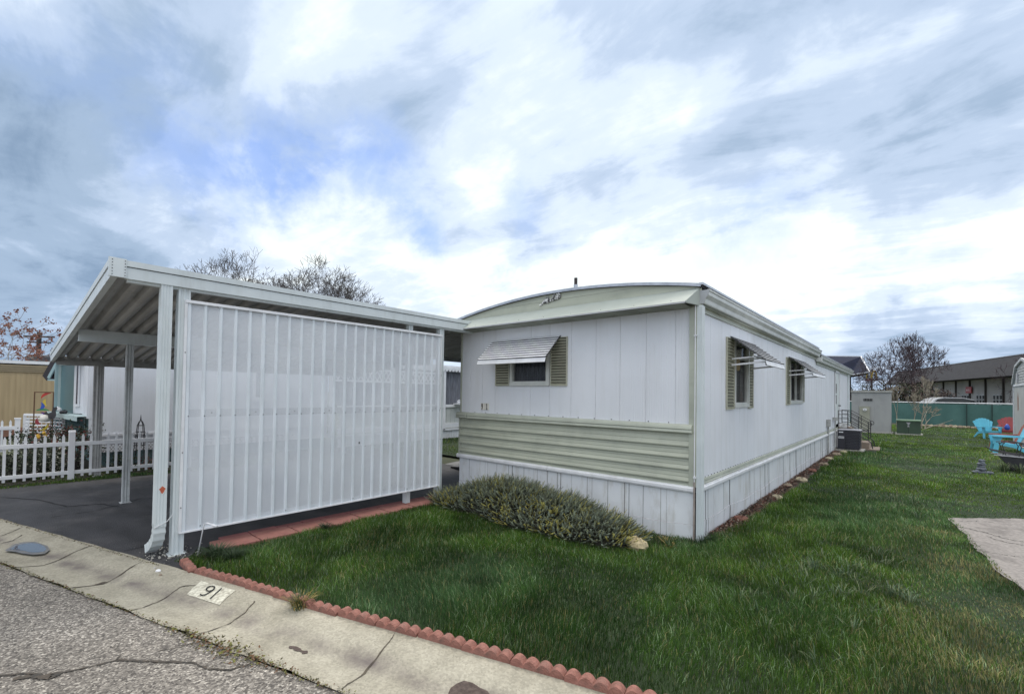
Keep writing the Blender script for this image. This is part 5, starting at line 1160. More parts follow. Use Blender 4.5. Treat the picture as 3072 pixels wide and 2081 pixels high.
# shrubs in the neighbour's bed
LFG = mat('rose_leaf', (.045, .065, .025, 1), (.025, .04, .018, 1), 6, .6); LFD = mat('dark_leaf', (.02, .03, .014, 1), (.012, .02, .01, 1), 6, .7); YEL = mat('yellow_petal', (.65, .38, .04, 1), rough=.6); PALE = mat('pale_stem', (.40, .40, .33, 1), rough=.7); REDL = mat('red_leaf', (.16, .035, .03, 1), rough=.6)
rg = random.Random(9)
for k, (x, y, r, h, n, ms_, lab) in enumerate(((-11.0, -4.30, .32, .85, 1500, (LFG, LFG, LFD, REDL), 'leafy rose bush with yellow blooms below the glass panel'), (-10.5, -4.0, .26, .82, 1100, (LFG, LFD, REDL), 'rose bush nearest the neighbour white corner'), (-11.7, -4.55, .28, .72, 900, (LFG, LFD), 'rose bush in front of the white lattice'),
                                        (-9.95, -4.35, .32, .50, 1700, (LFG, LFD, PALE), 'pale stemmed shrub behind the fence corner post'), (-9.85, -4.75, .34, .42, 1500, (LFD, LFD, LFG), 'dark low shrub behind the fence pickets'), (-9.9, -5.2, .34, .42, 1400, (LFD, LFD, LFG), 'dark low shrub at the left picture edge'),
                                        (-9.55, -3.45, .12, .30, 500, (LFG, LFD), 'small green plant behind the shaded pickets'), (-9.6, -3.0, .10, .2, 260, (LFG, REDL), 'tiny plant beneath the obelisk'))):
    t = thing('shrub', (x, y, 0), lab, 'shrub', 'shrubs in the neighbour bed'); q = MB(); cs = []
    for i in range(16):
        a = rg.uniform(0, 6.28); rr = r * math.sqrt(rg.random()); z = h * rg.uniform(.25, .92); cs.append((x + rr * math.cos(a), y + rr * math.sin(a), z)); q.tube([(x + rg.uniform(-.04, .04), y + rg.uniform(-.04, .04), 0), (x + rr * .6 * math.cos(a), y + rr * .6 * math.sin(a), z * .6), cs[-1]], [.006, .005, .003], 4, cap=False)
    part('stems', q, BARKD if PALE not in ms_ else PALE, t); q = MB(); leaf_cloud(q, cs, .16, n, .022, len(ms_), 80 + k); part('leaves', q, list(ms_), t)
    if k == 0:
        for fx, fy, fz in ((-10.75, -4.42, .66), (-10.95, -4.5, .62), (-11.15, -4.5, .64), (-10.72, -4.44, .72)):
            q = MB(); q.rock((fx, fy, fz), .038, int(fz * 99), 0, 8, .8); part('bloom', q, YEL, t)
sbm = MB(); sbm.poly([(-9.0, top_y(-9) - .2, -.002), (-8.86, -3.6, -.002), (-9.0, -2.0, -.002), (-9.05, 2, -.002), (-10.6, 2, -.002), (-14, -3, -.002), (-14, -7, -.002)]); struct('flower_bed', sbm, mat('dark_soil', (.03, .026, .018, 1), (.018, .016, .012, 1), 5, .95, bump=.8, bscale=20))

# ------------------------------------------------------------------ right side: yard things
# air conditioner
ac = thing('air_conditioner', (.36, 12.3, 0), 'black ribbed air conditioner unit beside the rear steps', 'air conditioner')
w = MB(); w.box(.02, .72, 11.9, 12.75, 0, .045); part('pad', w, CONC, ac)
w = MB(); n = 11
for i in range(n): w.box(.11, .64, 12.02, 12.56, .09 + i * .047, .118 + i * .047)
part('grille', w, mat('ac_rib', (.05, .05, .065, 1), (.03, .03, .04, 1), 4, .35), ac)
w = MB(); w.box(.13, .62, 12.04, 12.54, .05, .62); part('coil', w, BLACKM, ac)
w = MB(); w.box(.09, .27, 11.985, 12.03, .06, .625); w.box(.085, .105, 12.03, 12.3, .06, .62); acp = part('service_panel', w, mat('ac_dark', (.03, .03, .04, 1), rough=.4), ac)
w = MB(); w.box(.125, .23, 11.978, 11.984, .555, .585); w.box(.11, .25, 11.978, 11.984, .38, .44); lb = part('sticker', w, PLASW, acp); w = MB(); [w.box(.122 + i * .018, .134 + i * .018, 11.974, 11.977, .398, .422) for i in range(7)]; part('print', w, BLKPL, lb)
w = MB(); w.box(.09, .66, 12.0, 12.58, .622, .652); o = part('lid', w, mat('ac_lid', (.42, .42, .46, 1), (.3, .3, .33, 1), 4, .4), ac); bevel(o, .012)
# rear steps with railing
stp = thing('rear_steps', (.5, 13.3, 0), 'concrete rear steps with black pipe railing', 'steps')
w = MB(); w.box(.02, .34, 12.95, 13.9, 0, .66); w.box(.34, .56, 12.95, 13.9, 0, .44); w.box(.56, .80, 12.95, 13.9, 0, .22); w.box(.1, 1.05, 12.85, 14, -.01, .03); part('tread', w, mat('tan_step', (.30, .24, .19, 1), (.2, .16, .13, 1), 4, .8), stp)
w = MB(); pr = [(.02, 1.21), (.27, 1.20)]
for dy in (12.88, 13.95):
    for z in (1.205, 1.08, .95, .80): w.tube([(.02, dy, z), (.27, dy, z - .005)], .010, 6)
    for q_, dz in ((0, 0), (1, -.13), (2, -.26), (3, -.42)): w.tube([(.27, dy, 1.20 + dz), (.785, dy, .875 + dz)], .010, 6)
    w.tube([(.02, dy, 1.21), (.02, dy, .55)], .012, 6); w.tube([(.27, dy, 1.2), (.27, dy, .45)], .013, 6); w.tube([(.54, dy, 1.03), (.54, dy, .40)], .010, 6); w.tube([(.785, dy, .875), (.785, dy, .30)], .013, 6)
    w.tube([(.785, dy, .875), (.85, dy, .85), (.875, dy, .80), (.85, dy, .75), (.785, dy, .76)], .011, 6)
    w.tube([(.27, dy, .60), (.79, dy, .29), (.86, dy, .22), (.89, dy, .05)], .016, 6)
part('railing', w, BLACKM, stp)
w = MB(); w.box(.08, .25, 12.84, 12.87, .66, .80); solo('propped_sign', w, [mat('white_board', (.75, .75, .74, 1), (.35, .35, .35, 1), 14, .5)], 'small white box standing on the air conditioner by the railing', 'box')
# grey service cabinet
gc = thing('service_cabinet', (.37, 22.5, 0), 'tall light grey utility cabinet at the end of the lawn', 'cabinet')
CABM = mat('cabinet_grey', (.36, .365, .36, 1), (.30, .305, .305, 1), 2.2, .55, dirt=(.2, .2, .19, 1), dscale=2, damt=.35, stretch=(1, 1, .4))
def cab(mb, u0, u1, z0, z1, y0=22.1, y1=22.14, m=0): mb.box(u0, u1, y0, y1, z0, z1, m)
w = MB(); w.box(-.36, 1.10, 22.1, 22.9, .06, 1.90); part('body', w, CABM, gc)
w = MB(); w.box(-.39, 1.13, 22.04, 22.95, 1.90, 1.975); part('cap', w, mat('cabinet_cap', (.40, .40, .38, 1), (.3, .3, .28, 1), 3, .6), gc)
w = MB(); [w.box(.10 + i * .058, .135 + i * .058, 22.075, 22.10, 1.49, 1.60) for i in range(6)]; part('vent', w, DARK, gc)
w = MB(); w.box(-.05, .33, 22.03, 22.10, .12, 1.22); w.box(-.06, .34, 22.02, 22.03, 1.215, 1.235); o = part('meter_box', w, mat('meter_box', (.36, .36, .29, 1), (.3, .3, .24, 1), 3, .5), gc)
w = MB(); w.extrude([(.155 + .075 * math.cos(a), 1.08 + .06 * math.sin(a)) for a in np.linspace(0, 6.28, 17)[:-1]], 'y', 21.96, 22.03); w.extrude([(.155 + .03 * math.cos(a), 1.08 + .018 * math.sin(a)) for a in np.linspace(0, 6.28, 9)[:-1]], 'y', 21.95, 21.96, 1); part('meter', w, [PLASW, BLACKM], o)
w = MB(); w.box(.498, .503, 22.092, 22.10, .06, 1.9); w.box(-.10, -.095, 22.092, 22.10, .06, 1.9); part('seam', w, SEAM, gc)
w = MB(); w.box(-.42, 1.16, 22.0, 23, -.02, .055); part('plinth', w, CONC, gc)
# green transformer box
tf = thing('transformer_box', (1.7, 22.4, 0), 'dark green metal transformer box by the grey cabinet', 'transformer')
w = MB(); w.box(1.30, 2.11, 22.0, 22.8, .05, .60); part('body', w, mat('utility_green', (.045, .08, .05, 1), (.03, .055, .035, 1), 3, .45), tf)
w = MB(); w.box(1.27, 2.14, 21.96, 22.9, .60, .665); o = part('lid', w, mat('utility_green_top', (.14, .24, .14, 1), (.1, .17, .1, 1), 3, .4), tf); bevel(o, .015)
w = MB(); w.box(1.24, 2.18, 21.9, 22.95, -.01, .045); part('pad', w, CONC, tf)
w = MB(); w.poly([(1.62, 21.995, .56), (1.78, 21.995, .56), (1.72, 21.995, .46), (1.68, 21.995, .46)]); w.box(1.67, 1.73, 21.992, 21.996, .38, .44); w.box(1.66, 1.74, 21.992, 21.996, .34, .355); part('marking', w, SEAM, tf)
w = MB(); w.box(1.70, 1.712, 21.99, 22.0, .05, .34); part('latch', w, DARK, tf)

# far chain-link fence with green privacy fabric
fe = thing('screened_fence', (6, 31.5, 0), 'chain-link fence covered with green privacy fabric', 'fence')
w = MB(); n = 160; X0, X1 = -2.2, 16.0
for i in range(n):
    xa = X0 + (X1 - X0) * i / n; xb = X0 + (X1 - X0) * (i + 1) / n; f = lambda x: 31.5 + .035 * math.sin(x * 3.1) + .02 * math.sin(x * 8.3)
    w.quad((xa, f(xa), .10 + .03 * math.sin(xa * 2)), (xb, f(xb), .10 + .03 * math.sin(xb * 2)), (xb, 31.52, 1.36), (xa, 31.52, 1.36))
part('fabric', w, mat('green_fabric', (.068, .155, .14, 1), (.05, .125, .112, 1), 1.2, .8, dirt=(.03, .09, .075, 1), dscale=1.6, damt=.6), fe)
w = MB(); w.tube([(X0, 31.56, 1.42), (X1, 31.56, 1.42)], .028, 8); part('top_rail', w, TRIMW, fe)
for x in (-2.0, .6, 2.9, 4.55, 5.05, 7.5, 10, 12.5): w = MB(); w.tube([(x, 31.58, 0), (x, 31.58, 1.46)], .03, 6); part('post', w, SEAM, fe)
w = MB(); w.box(X0, X1, 31.45, 31.49, .075, .11); part('bottom_strap', w, DARK, fe)
for x in (4.15, 5.15): w = MB(); w.box(x, x + .05, 31.40, 31.44, .1, 1.36); part('dark_strap', w, mat('shade_strap', (.02, .045, .04, 1), rough=.8), fe)
rg = random.Random(31)
for i in range(26):
    x = 2.0 + i * .17 + rg.uniform(-.05, .05); m_ = MB(); m_.rock((x, 31.2 + rg.uniform(-.1, .1), .05), rg.uniform(.08, .14), i + 5, 0, 8, .8); solo('border_rock', m_, (STONE, BROWNR)[i % 2], 'rough tan rock in the row under the green fence fabric', 'rock', 'rocks under the green fence')

# storage shed
sh = thing('storage_shed', (6.2, 19.6, 0), 'pale grey barn-shaped storage shed at the right edge', 'shed')
SHM = mat('shed_siding', (.42, .42, .40, 1), (.36, .36, .345, 1), 2, .6); prf = [(21.65, 0), (21.65, 2.25), (20.9, 2.92), (19.6, 3.12), (18.3, 2.92), (17.55, 2.25), (17.55, 0)]
w = MB(); w.extrude(prf, 'x', 4.87, 7.4); part('wall', w, SHM, sh)
w = MB()
for a, b in zip(prf[1:-2], prf[2:-1]):
    d = np.array(b) - np.array(a); nn = _n(np.array([d[1], -d[0]])) * -.05
    w.quad((4.80, a[0], a[1] + .02), (4.80, b[0], b[1] + .02), (7.45, b[0], b[1] + .02), (7.45, a[0], a[1] + .02)); w.beam((4.83, a[0], a[1]), (4.83, b[0], b[1]), .06, .09)
part('roof', w, mat('shed_roof', (.50, .51, .52, 1), (.42, .43, .44, 1), 3, .6), sh)
w = MB(); w.box(4.84, 4.87, 21.58, 21.65, 0, 2.25); w.box(4.84, 4.87, 17.6, 21.6, 2.16, 2.22); [w.box(4.855, 4.868, 18.4, 20.9, 2.3 + i * .1, 2.315 + i * .1) for i in range(6)]; part('trim', w, TRIMW, sh)
w = MB(); w.box(4.83, 4.865, 20.55, 20.85, 2.30, 2.65); part('gable_vent', w, SEAM, sh)
w = MB(); w.poly([(4.866, 20.6, 1.25), (4.866, 20.8, 1.2), (4.866, 20.82, 1.7), (4.866, 20.7, 1.95), (4.866, 20.58, 1.7)]); part('rust_patch', w, mat('rust_patch', (.30, .15, .10, 1), (.2, .1, .07, 1), 9, .8), sh)

# adirondack chairs
def adirondack(loc, rot, col, label, sc_=.92):
    t = thing('garden_chair', (0, 0, 0), label, 'chair', 'plastic fan-back garden chairs')
    # local: seat faces -Y, built about the origin
    w = MB(); n = 7
    for i in range(n):                                   # fan back
        f = (i - (n - 1) / 2) / ((n - 1) / 2); xb = f * .20; xt = f * .34; zt = .96 - .14 * f * f
        lo = Vector((xb, .18, .30)); hi = Vector((xt, .42 - .03 * f * f, zt)); wd = .034; wt = .053
        s_ = (hi - lo); nrm = Vector((0, -1, .35)).normalized() * .012
        k = len(w.v); w.v += [tuple(lo + Vector((-wd, 0, 0))), tuple(lo + Vector((wd, 0, 0))), tuple(hi + Vector((wt, 0, -.028 * f))), tuple(hi + Vector((0, 0, .014))), tuple(hi + Vector((-wt, 0, .028 * f)))]
        w.v += [tuple(Vector(p) + nrm) for p in w.v[k:k + 5]]
        w.f += [tuple(k + j for j in (4, 3, 2, 1, 0)), tuple(k + 5 + j for j in range(5))] + [(k + j, k + (j + 1) % 5, k + 5 + (j + 1) % 5, k + 5 + j) for j in range(5)]; w.m += [0] * 7
    w.beam((-.33, .36, .74), (.33, .36, .74), .02, .05); part('backrest', w, col, t)
    w = MB()
    for i in range(6): y0 = -.32 + i * .088; z = .385 - .02 * i; w.box(-.27, .27, y0, y0 + .078, z - .022, z)
    w.box(-.27, .27, -.345, -.32, .28, .385); part('seat', w, col, t)
    for s_ in (-1, 1):
        w = MB(); k = len(w.v); pr = [(-.40, .0), (-.43, .05), (-.40, .12)]
        P_ = [(s_ * .26, .34), (s_ * .28, .0), (s_ * .27, -.28), (s_ * .29, -.40), (s_ * .34, -.43), (s_ * .40, -.40), (s_ * .41, -.2), (s_ * .36, .1), (s_ * .33, .34)]
        if s_ > 0: P_ = P_[::-1]
        w.extrude(P_, 'z', .545, .575); part('armrest', w, col, t)
        w = MB(); w.extrude([(-.42, 0), (-.30, 0), (-.27, .30), (-.20, .545), (-.42, .545), (-.38, .30)], 'x', s_ * .31 - .02, s_ * .31 + .02); part('leg', w, col, t)
        w = MB(); w.extrude([(-.34, .30), (-.34, .38), (.20, .30), (.50, .02), (.42, .0), (.12, .20)], 'x', s_ * .285 - .015, s_ * .285 + .015); part('leg', w, col, t)
    t.location = loc; t.rotation_euler = (0, 0, rot); t.scale = (sc_, sc_, sc_); return t
BLUEP = mat('sky_blue_plastic', (.12, .50, .66, 1), (.10, .44, .60, 1), 3, .4); REDP = mat('brick_red_plastic', (.33, .05, .055, 1), (.27, .04, .045, 1), 3, .45); RUSTP = mat('rust_plastic', (.30, .075, .04, 1), (.24, .06, .035, 1), 3, .5)
c = gpt(2968, 1309); adirondack((4.22, 22.6, 0), math.radians(22), BLUEP, 'sky blue garden chair facing out, in front of the green fence', .86)
adirondack((4.93, 23.3, 0), math.radians(-5), REDP, 'brick red garden chair half hidden by the shed')
adirondack((4.02, 15.2, 0), math.radians(-88), BLUEP, 'sky blue garden chair seen side-on behind the planter cart')
adirondack((4.10, 16.1, 0), math.radians(-86), RUSTP, 'rust red garden chair directly behind the side-on blue one')

# planter cart with lamp and cairn
pc = thing('planter_cart', (3.75, 10.5, 0), 'black iron planter barrow on the lawn before the chairs', 'planter')
w = MB(); w.extrude([(3.30, .34), (4.25, .30), (4.10, .04), (3.52, .02)], 'y', 10.15, 10.65); part('tray', w, BLACKM, pc)
w = MB(); w.beam((3.22, 10.13, .345), (4.3, 10.13, .31), .025, .02); w.beam((3.22, 10.67, .345), (4.3, 10.67, .31), .025, .02); part('rim', w, SEAM, pc)
w = MB()
for dy in (10.2, 10.6):
    w.tube([(3.12, dy, .50), (3.2, dy, .44), (3.6, dy, .37), (4.2, dy, .34)], .014, 6); w.tube([(3.30, dy, .62), (3.5, dy, .66), (3.75, dy, .62), (4.0, dy, .70), (4.2, dy, .66)], .012, 6)
    w.tube([(3.42, dy, .34), (3.36, dy, .58), (3.4, dy, .63)], .010, 6); w.tube([(3.62, dy, .34), (3.66, dy, .55), (3.62, dy, .62)], .010, 6)
part('scrollwork', w, BLACKM, pc)
w = MB(); w.lathe((3.78, 10.4, .36), [(.02, 0), (.02, .12), (.05, .13), (.09, .17), (.10, .20)], 12, 0); w.lathe((3.78, 10.4, .56), [(.10, 0), (.085, .03), (.07, .05), (.05, .10), (.04, .30), (.02, .34)], 12, 1)
lampo = solo('solar_lamp', w, [CREAM, mat('lamp_slate', (.08, .10, .14, 1), rough=.4)], 'slate grey solar lamp with cream globe standing in the planter', 'lamp', smooth=True)
q = MB(); rg = random.Random(6)
def tuft(mb, x, y, n, h, spread, m=1, rg=rg, w0=.004):
    for i in range(n):
        a = rg.uniform(0, 6.28); r = rg.uniform(0, spread * .4); bx_, by_ = x + r * math.cos(a), y + r * math.sin(a); hh = h * rg.uniform(.5, 1); ln = spread * rg.uniform(.1, .9)
        d = np.array([math.cos(a), math.sin(a)]); nn = np.array([-d[1], d[0]]) * w0; mm = rg.randrange(m); k = len(mb.v)
        for f in (0, .5, .8): c_ = np.array([bx_, by_]) + d * ln * f * f; ww = nn * (1 - f * .6); mb.v += [(*(c_ - ww), hh * f), (*(c_ + ww), hh * f)]
        c_ = np.array([bx_, by_]) + d * ln; mb.v.append((*c_, hh * (1 - .25 * ln / spread))); mb.f += [(k, k + 1, k + 3, k + 2), (k + 2, k + 3, k + 5, k + 4), (k + 4, k + 5, k + 6)]; mb.m += [mm] * 3
TUFG = mat('tuft_green', (.05, .085, .03, 1), (.03, .055, .02, 1), 8, .6); TUFP = mat('tuft_pale', (.14, .17, .08, 1), rough=.6); TUFY = mat('tuft_straw', (.30, .22, .06, 1), (.2, .16, .05, 1), 8, .7)
for x, y in ((3.35, 9.9), (3.6, 9.8), (3.85, 9.9), (4.1, 9.9)): tuft(q, x, y, 70, .26, .22, 2, w0=.006)
solo('lily_clump', q, [TUFG, TUFP], 'clump of strappy green leaves under the planter cart', 'plant')
q = MB(); bx_, by_ = 2.94, 9.15
for r_, z, f in ((.10, .03, .5), (.085, .10, .5), (.06, .16, .6), (.07, .21, .4), (.045, .25, .7), (.052, .29, .4)): q.rock((bx_, by_, z), r_, int(z * 100), 0, 9, f)
q.rock((bx_ - .11, by_ - .04, .03), .05, 5, 0, 8, .6); q.rock((bx_ + .12, by_, .03), .055, 7, 0, 8, .6)
solo('stone_cairn', q, mat('cairn_grey', (.16, .18, .21, 1), (.09, .10, .12, 1), 12, .8), 'little grey stacked stone figure standing on the lawn', 'cairn')
# blue jug on the chair arm
q = MB(); q.lathe((4.2, 17.2, .62), [(.03, 0), (.06, .02), (.07, .1), (.04, .16), (.02, .2)], 10); solo('blue_pot', q, mat('cobalt', (.03, .08, .40, 1), rough=.3), 'small cobalt blue pot behind the side-on blue chair', 'pot', smooth=True)

# ------------------------------------------------------------------ far buildings, car, sign
lb = thing('long_building', tuple(at(2900, 1200, 50)[:2]) + (0,), 'long low building with dark mansard roof and beige walls', 'building')
p0 = at(2690, 1200, 62)[:2]; p1 = at(2819, 1200, 50)[:2]; p2 = at(3120, 1200, 34)[:2]
dL = _n(p2 - p1); nL = np.array([dL[1], -dL[0]]);
if nL @ (CAM[:2] - p1) < 0: nL = -nL
S0 = p1 - dL * 24; S1 = p1 + dL * 30
def lv(s_, o, z): p = S0 + dL * s_ + nL * o; return (p[0], p[1], z)
LT = 54.0
def lbox(mb, s0, s1, o0, o1, z0, z1, m=0):
    P = [lv(s_, o, z) for z in (z0, z1) for (s_, o) in ((s0, o0), (s1, o0), (s1, o1), (s0, o1))]; k = len(mb.v); mb.v += P
    for f in ((0, 3, 2, 1), (4, 5, 6, 7), (0, 1, 5, 4), (1, 2, 6, 5), (2, 3, 7, 6), (3, 0, 4, 7)): mb.f.append(tuple(k + i for i in f)); mb.m.append(m)
w = MB(); lbox(w, 8, LT, -8, -1.2, 0, 4.0); part('wall', w, mat('beige_masonry', (.46, .43, .41, 1), (.38, .355, .335, 1), .8, .8), lb)
w = MB()
w.quad(lv(6, .35, 3.62), lv(LT, .35, 3.62), lv(LT, -1.1, 5.45), lv(6, -1.1, 5.45)); w.quad(lv(6, -1.1, 5.45), lv(LT, -1.1, 5.45), lv(LT, -8, 5.6), lv(6, -8, 5.6)); w.quad(lv(6, .35, 3.62), lv(6, -1.1, 5.45), lv(6, -8, 5.45), lv(6, -8, 3.6)); w.quad(lv(6, .35, 3.60), lv(LT, .35, 3.60), lv(LT, -1.2, 3.60), lv(6, -1.2, 3.6))
part('roof', w, mat('dark_shingle', (.026, .026, .032, 1), (.016, .016, .02, 1), 3, .9, bump=.4, bscale=10), lb)
w = MB(); lbox(w, 6, LT, -1.15, -1.05, 5.45, 5.50); part('roof_edge', w, SEAM, lb)
for s_ in np.arange(9, LT, 3.1):
    w = MB(); lbox(w, s_, s_ + .16, -1.25, -1.08, 0, 3.6); part('pilaster', w, mat('dark_pilaster', (.05, .04, .035, 1), rough=.7), lb)
rg = random.Random(1)
for s_ in np.arange(10, LT - 2, 3.1):
    for dx in ((.7,), (.5, 1.1, 1.65))[rg.randrange(2)]:
        w = MB(); lbox(w, s_ + dx, s_ + dx + .42, -1.2, -1.12, 1.2, 2.15); wi = part('window', w, mat('light_jamb', (.5, .5, .5, 1), rough=.5), lb); w = MB(); lbox(w, s_ + dx + .08, s_ + dx + .34, -1.12, -1.10, 1.3, 1.62); lbox(w, s_ + dx + .08, s_ + dx + .34, -1.12, -1.10, 1.70, 2.05); part('pane', w, DARK, wi)
sc0 = at(2907, 1169, 44)
def s_of(u):                                             # where the wall crosses the column u
    d = rayd(u, 1180)[:2]; A_ = np.array([[dL[0], -d[0]], [dL[1], -d[1]]]); q_ = (S0 + nL * -1.1); r_ = np.linalg.solve(A_, CAM[:2] - q_); return r_[0], r_[1]
ss_, dd_ = s_of(2899); s2_, d2_ = s_of(2916); zt = at(2899, 1160, dd_)[2]; zb = at(2899, 1179, dd_)[2]
sgn = thing('red_sign', lv(ss_, -1.05, 0), 'square red sign with white lettering on the beige building', 'sign'); w = MB(); lbox(w, ss_, s2_, -1.10, -1.04, zb, zt); part('board', w, mat('sign_red', (.42, .035, .045, 1), rough=.5), sgn)
w = MB(); L_ = s2_ - ss_; h_ = zt - zb
for f0, f1, g0, g1 in ((.15, .32, .35, .5), (.38, .72, .52, .60), (.38, .78, .36, .43), (.2, .28, .5, .62)): lbox(w, ss_ + L_ * f0, ss_ + L_ * f1, -1.04, -1.03, zb + h_ * g0, zb + h_ * g1)
part('lettering', w, mat('sign_white', (.8, .6, .6, 1), rough=.5), sgn)
w = MB(); a = at(2860, 1100, 58); w.box(a[0], a[0] + 9, a[1] + 6, a[1] + 7, 0, 6.15); solo('rear_building', w, mat('pale_parapet', (.5, .52, .54, 1), rough=.6), 'pale flat roofed building rising behind the long dark roof', 'building')
w = MB(); a = at(2834, 1095, 60); w.tube([(a[0], a[1], 0), (a[0], a[1], 6.6)], .10, 6); w.beam((a[0] - .5, a[1], 6.3), (a[0] + .5, a[1], 6.3), .06, .08); solo('distant_pole', w, BARKD, 'thin distant pole above the long dark roof', 'utility pole')
# hipped slate roof beyond the home
hb = thing('hipped_building', tuple(at(2520, 1200, 48)[:2]) + (0,), 'dark slate hipped roof rising behind the home', 'building')
A = at(2440, 1067, 49); Bq = at(2583, 1069, 45); Cq = at(2608, 1116, 42); Dq = at(2548, 1125, 44.5); Eq = at(2380, 1150, 46); up_ = np.array([0, 0, 1.])
back_ = rayd(2520, 1180) * np.array([1, 1, 0]); back_ = _n(back_) * 7
w = MB(); w.poly([A, Bq, Cq, Dq, Eq]); w.poly([Bq, Bq + back_, Cq + back_ * .9, Cq]); w.poly([A, A + back_, Bq + back_, Bq]); w.poly([Cq, Cq + back_ * .9, Eq + back_, Eq, Dq]); part('roof', w, mat('slate_blue', (.014, .020, .046, 1), (.009, .013, .032, 1), 2, .9, bump=.5, bscale=8), hb)
w = MB()
for a, b in ((A, Bq), (Bq, Cq), (Cq, Dq)): w.beam(tuple(a), tuple(b), .10, .10)
part('roof_edge', w, TRIMW, hb)
w = MB()
for f, u in ((.1, 2560),): p = Dq + back_ * .3; w.box(p[0] - .15, p[0] + .15, p[1], p[1] + .3, 0, p[2]); p = Eq + back_ * .5; w.box(p[0] - 2, p[0] + 1, p[1], p[1] + .3, 0, p[2] - .2)
part('support', w, BARKD, hb)
# golden arches sign
a = at(2615, 1140, 80); rt = _n(np.array([rayd(2700, 1140)[0] - rayd(2500, 1140)[0], rayd(2700, 1140)[1] - rayd(2500, 1140)[1]]))
ag = thing('arches_sign', (a[0], a[1], 0), 'yellow double arches on a red base atop a pole', 'sign')
def ap(x, z): return (a[0] + rt[0] * x, a[1] + rt[1] * x, z)
w = MB(); zb = at(2615, 1137, 80)[2]; zt = at(2615, 1113, 80)[2]; hw = .86
for s_ in (-1, 1):
    pts = [ap(s_ * hw * (.52 + .48 * math.cos(t_)), zb + (zt - zb) * math.sin(t_) ** .75) for t_ in np.linspace(0.0, math.pi, 15)]
    w.tube(pts, [.10] + [.13] * 13 + [.10], 6)
part('arches', w, mat('arch_yellow', (.75, .55, .06, 1), rough=.5), ag)
w = MB(); k = [ap(-1.05, zb - .28), ap(1.05, zb - .28), ap(1.05, zb), ap(-1.05, zb)]; nn = np.array([rt[1], -rt[0], 0]) * .15
w.poly([np.array(p) + nn for p in k]); w.poly([np.array(p) - nn for p in k]); w.beam(ap(-1.05, zb - .14), ap(1.05, zb - .14), .3, .28); part('base', w, mat('sign_base_red', (.25, .05, .05, 1), rough=.5), ag)
w = MB(); w.tube([ap(0, 0), ap(0, zb - .28)], .16, 8); part('pole', w, BARKD, ag)
# parked car behind the fence
cr_ = thing('parked_car', tuple(at(2828, 1200, 33.5)[:2]) + (0,), 'light car parked behind the green fence, only its roof showing', 'car')
ce = at(2828, 1200, 33.5)[:2]; xd = np.array([.9, .43]); yd = np.array([-xd[1], xd[0]])
def cpnt(x, y, z): p = ce + xd * x + yd * y; return (p[0], p[1], z)
prof_low = [(-2.2, .35), (2.2, .35), (2.25, .8), (2.15, 1.0), (1.3, 1.08), (-1.2, 1.1), (-2.2, .95)]; prof_top = [(-1.25, 1.1), (-.75, 1.62), (-.3, 1.72), (.8, 1.72), (1.45, 1.58), (1.95, 1.1)]
def cext(prof, y0, y1, m, name, inset=0):
    q = MB(); n = len(prof); q.v = [cpnt(x, y0, z) for x, z in prof] + [cpnt(x, y1, z) for x, z in prof]
    for i in range(n): q.f.append((i, (i + 1) % n, n + (i + 1) % n, n + i)); q.m.append(0)
    q.f.append(tuple(range(n))); q.f.append(tuple(reversed(range(n, 2 * n)))); q.m += [0, 0]; return part(name, q, m, cr_)
CARP = mat('car_silver', (.55, .56, .58, 1), rough=.25, metal=.2); cext(prof_low, -.9, .9, CARP, 'body'); cext(prof_top, -.72, .72, CARGL, 'window')
cext([(-.72, 1.62), (-.3, 1.72), (.8, 1.72), (1.45, 1.58), (1.45, 1.63), (.8, 1.77), (-.3, 1.77), (-.72, 1.67)], -.72, .72, CARP, 'roof'); cext([(-1.3, 1.1), (-1.2, 1.1), (-.68, 1.64), (-.78, 1.66)], -.74, .74, CARP, 'pillar')
q = MB(); q.beam(cpnt(-.3, -.6, 1.82), cpnt(1.1, -.6, 1.80), .04, .04); part('roof_rail', q, BLACKM, cr_)
for x in (-1.4, 1.4):
    q = MB(); q.v = []; c0 = cpnt(x, -.8, .33); q.tube([cpnt(x, -.92, .33), cpnt(x, -.72, .33)], .33, 16); part('wheel', q, BLACKM, cr_)

# ------------------------------------------------------------------ lawn
LAWNM = mat('lawn_soil', (.016, .034, .008, 1), (.010, .020, .006, 1), 3.0, .95, bump=.8, bscale=30)
lw = MB(); lwp = [(-3.40, top_y(-3.40) + .03), (20, top_y(20) + .05), (20, 31.3), (-2.5, 31.3), (-2.5, 17.0), (.22, 16.9), (.22, .5), (.02, .02), (-3.36, .02)]
lw.poly([(x, y, -.003) for x, y in lwp]); struct('lawn', lw, LAWNM)
lw = MB(); lw.poly([(-10.4, 2.62, -.003), (-3.9, 2.62, -.003), (-3.9, 16, -.003), (-10.4, 16, -.003)]); struct('lawn', lw, LAWNM)

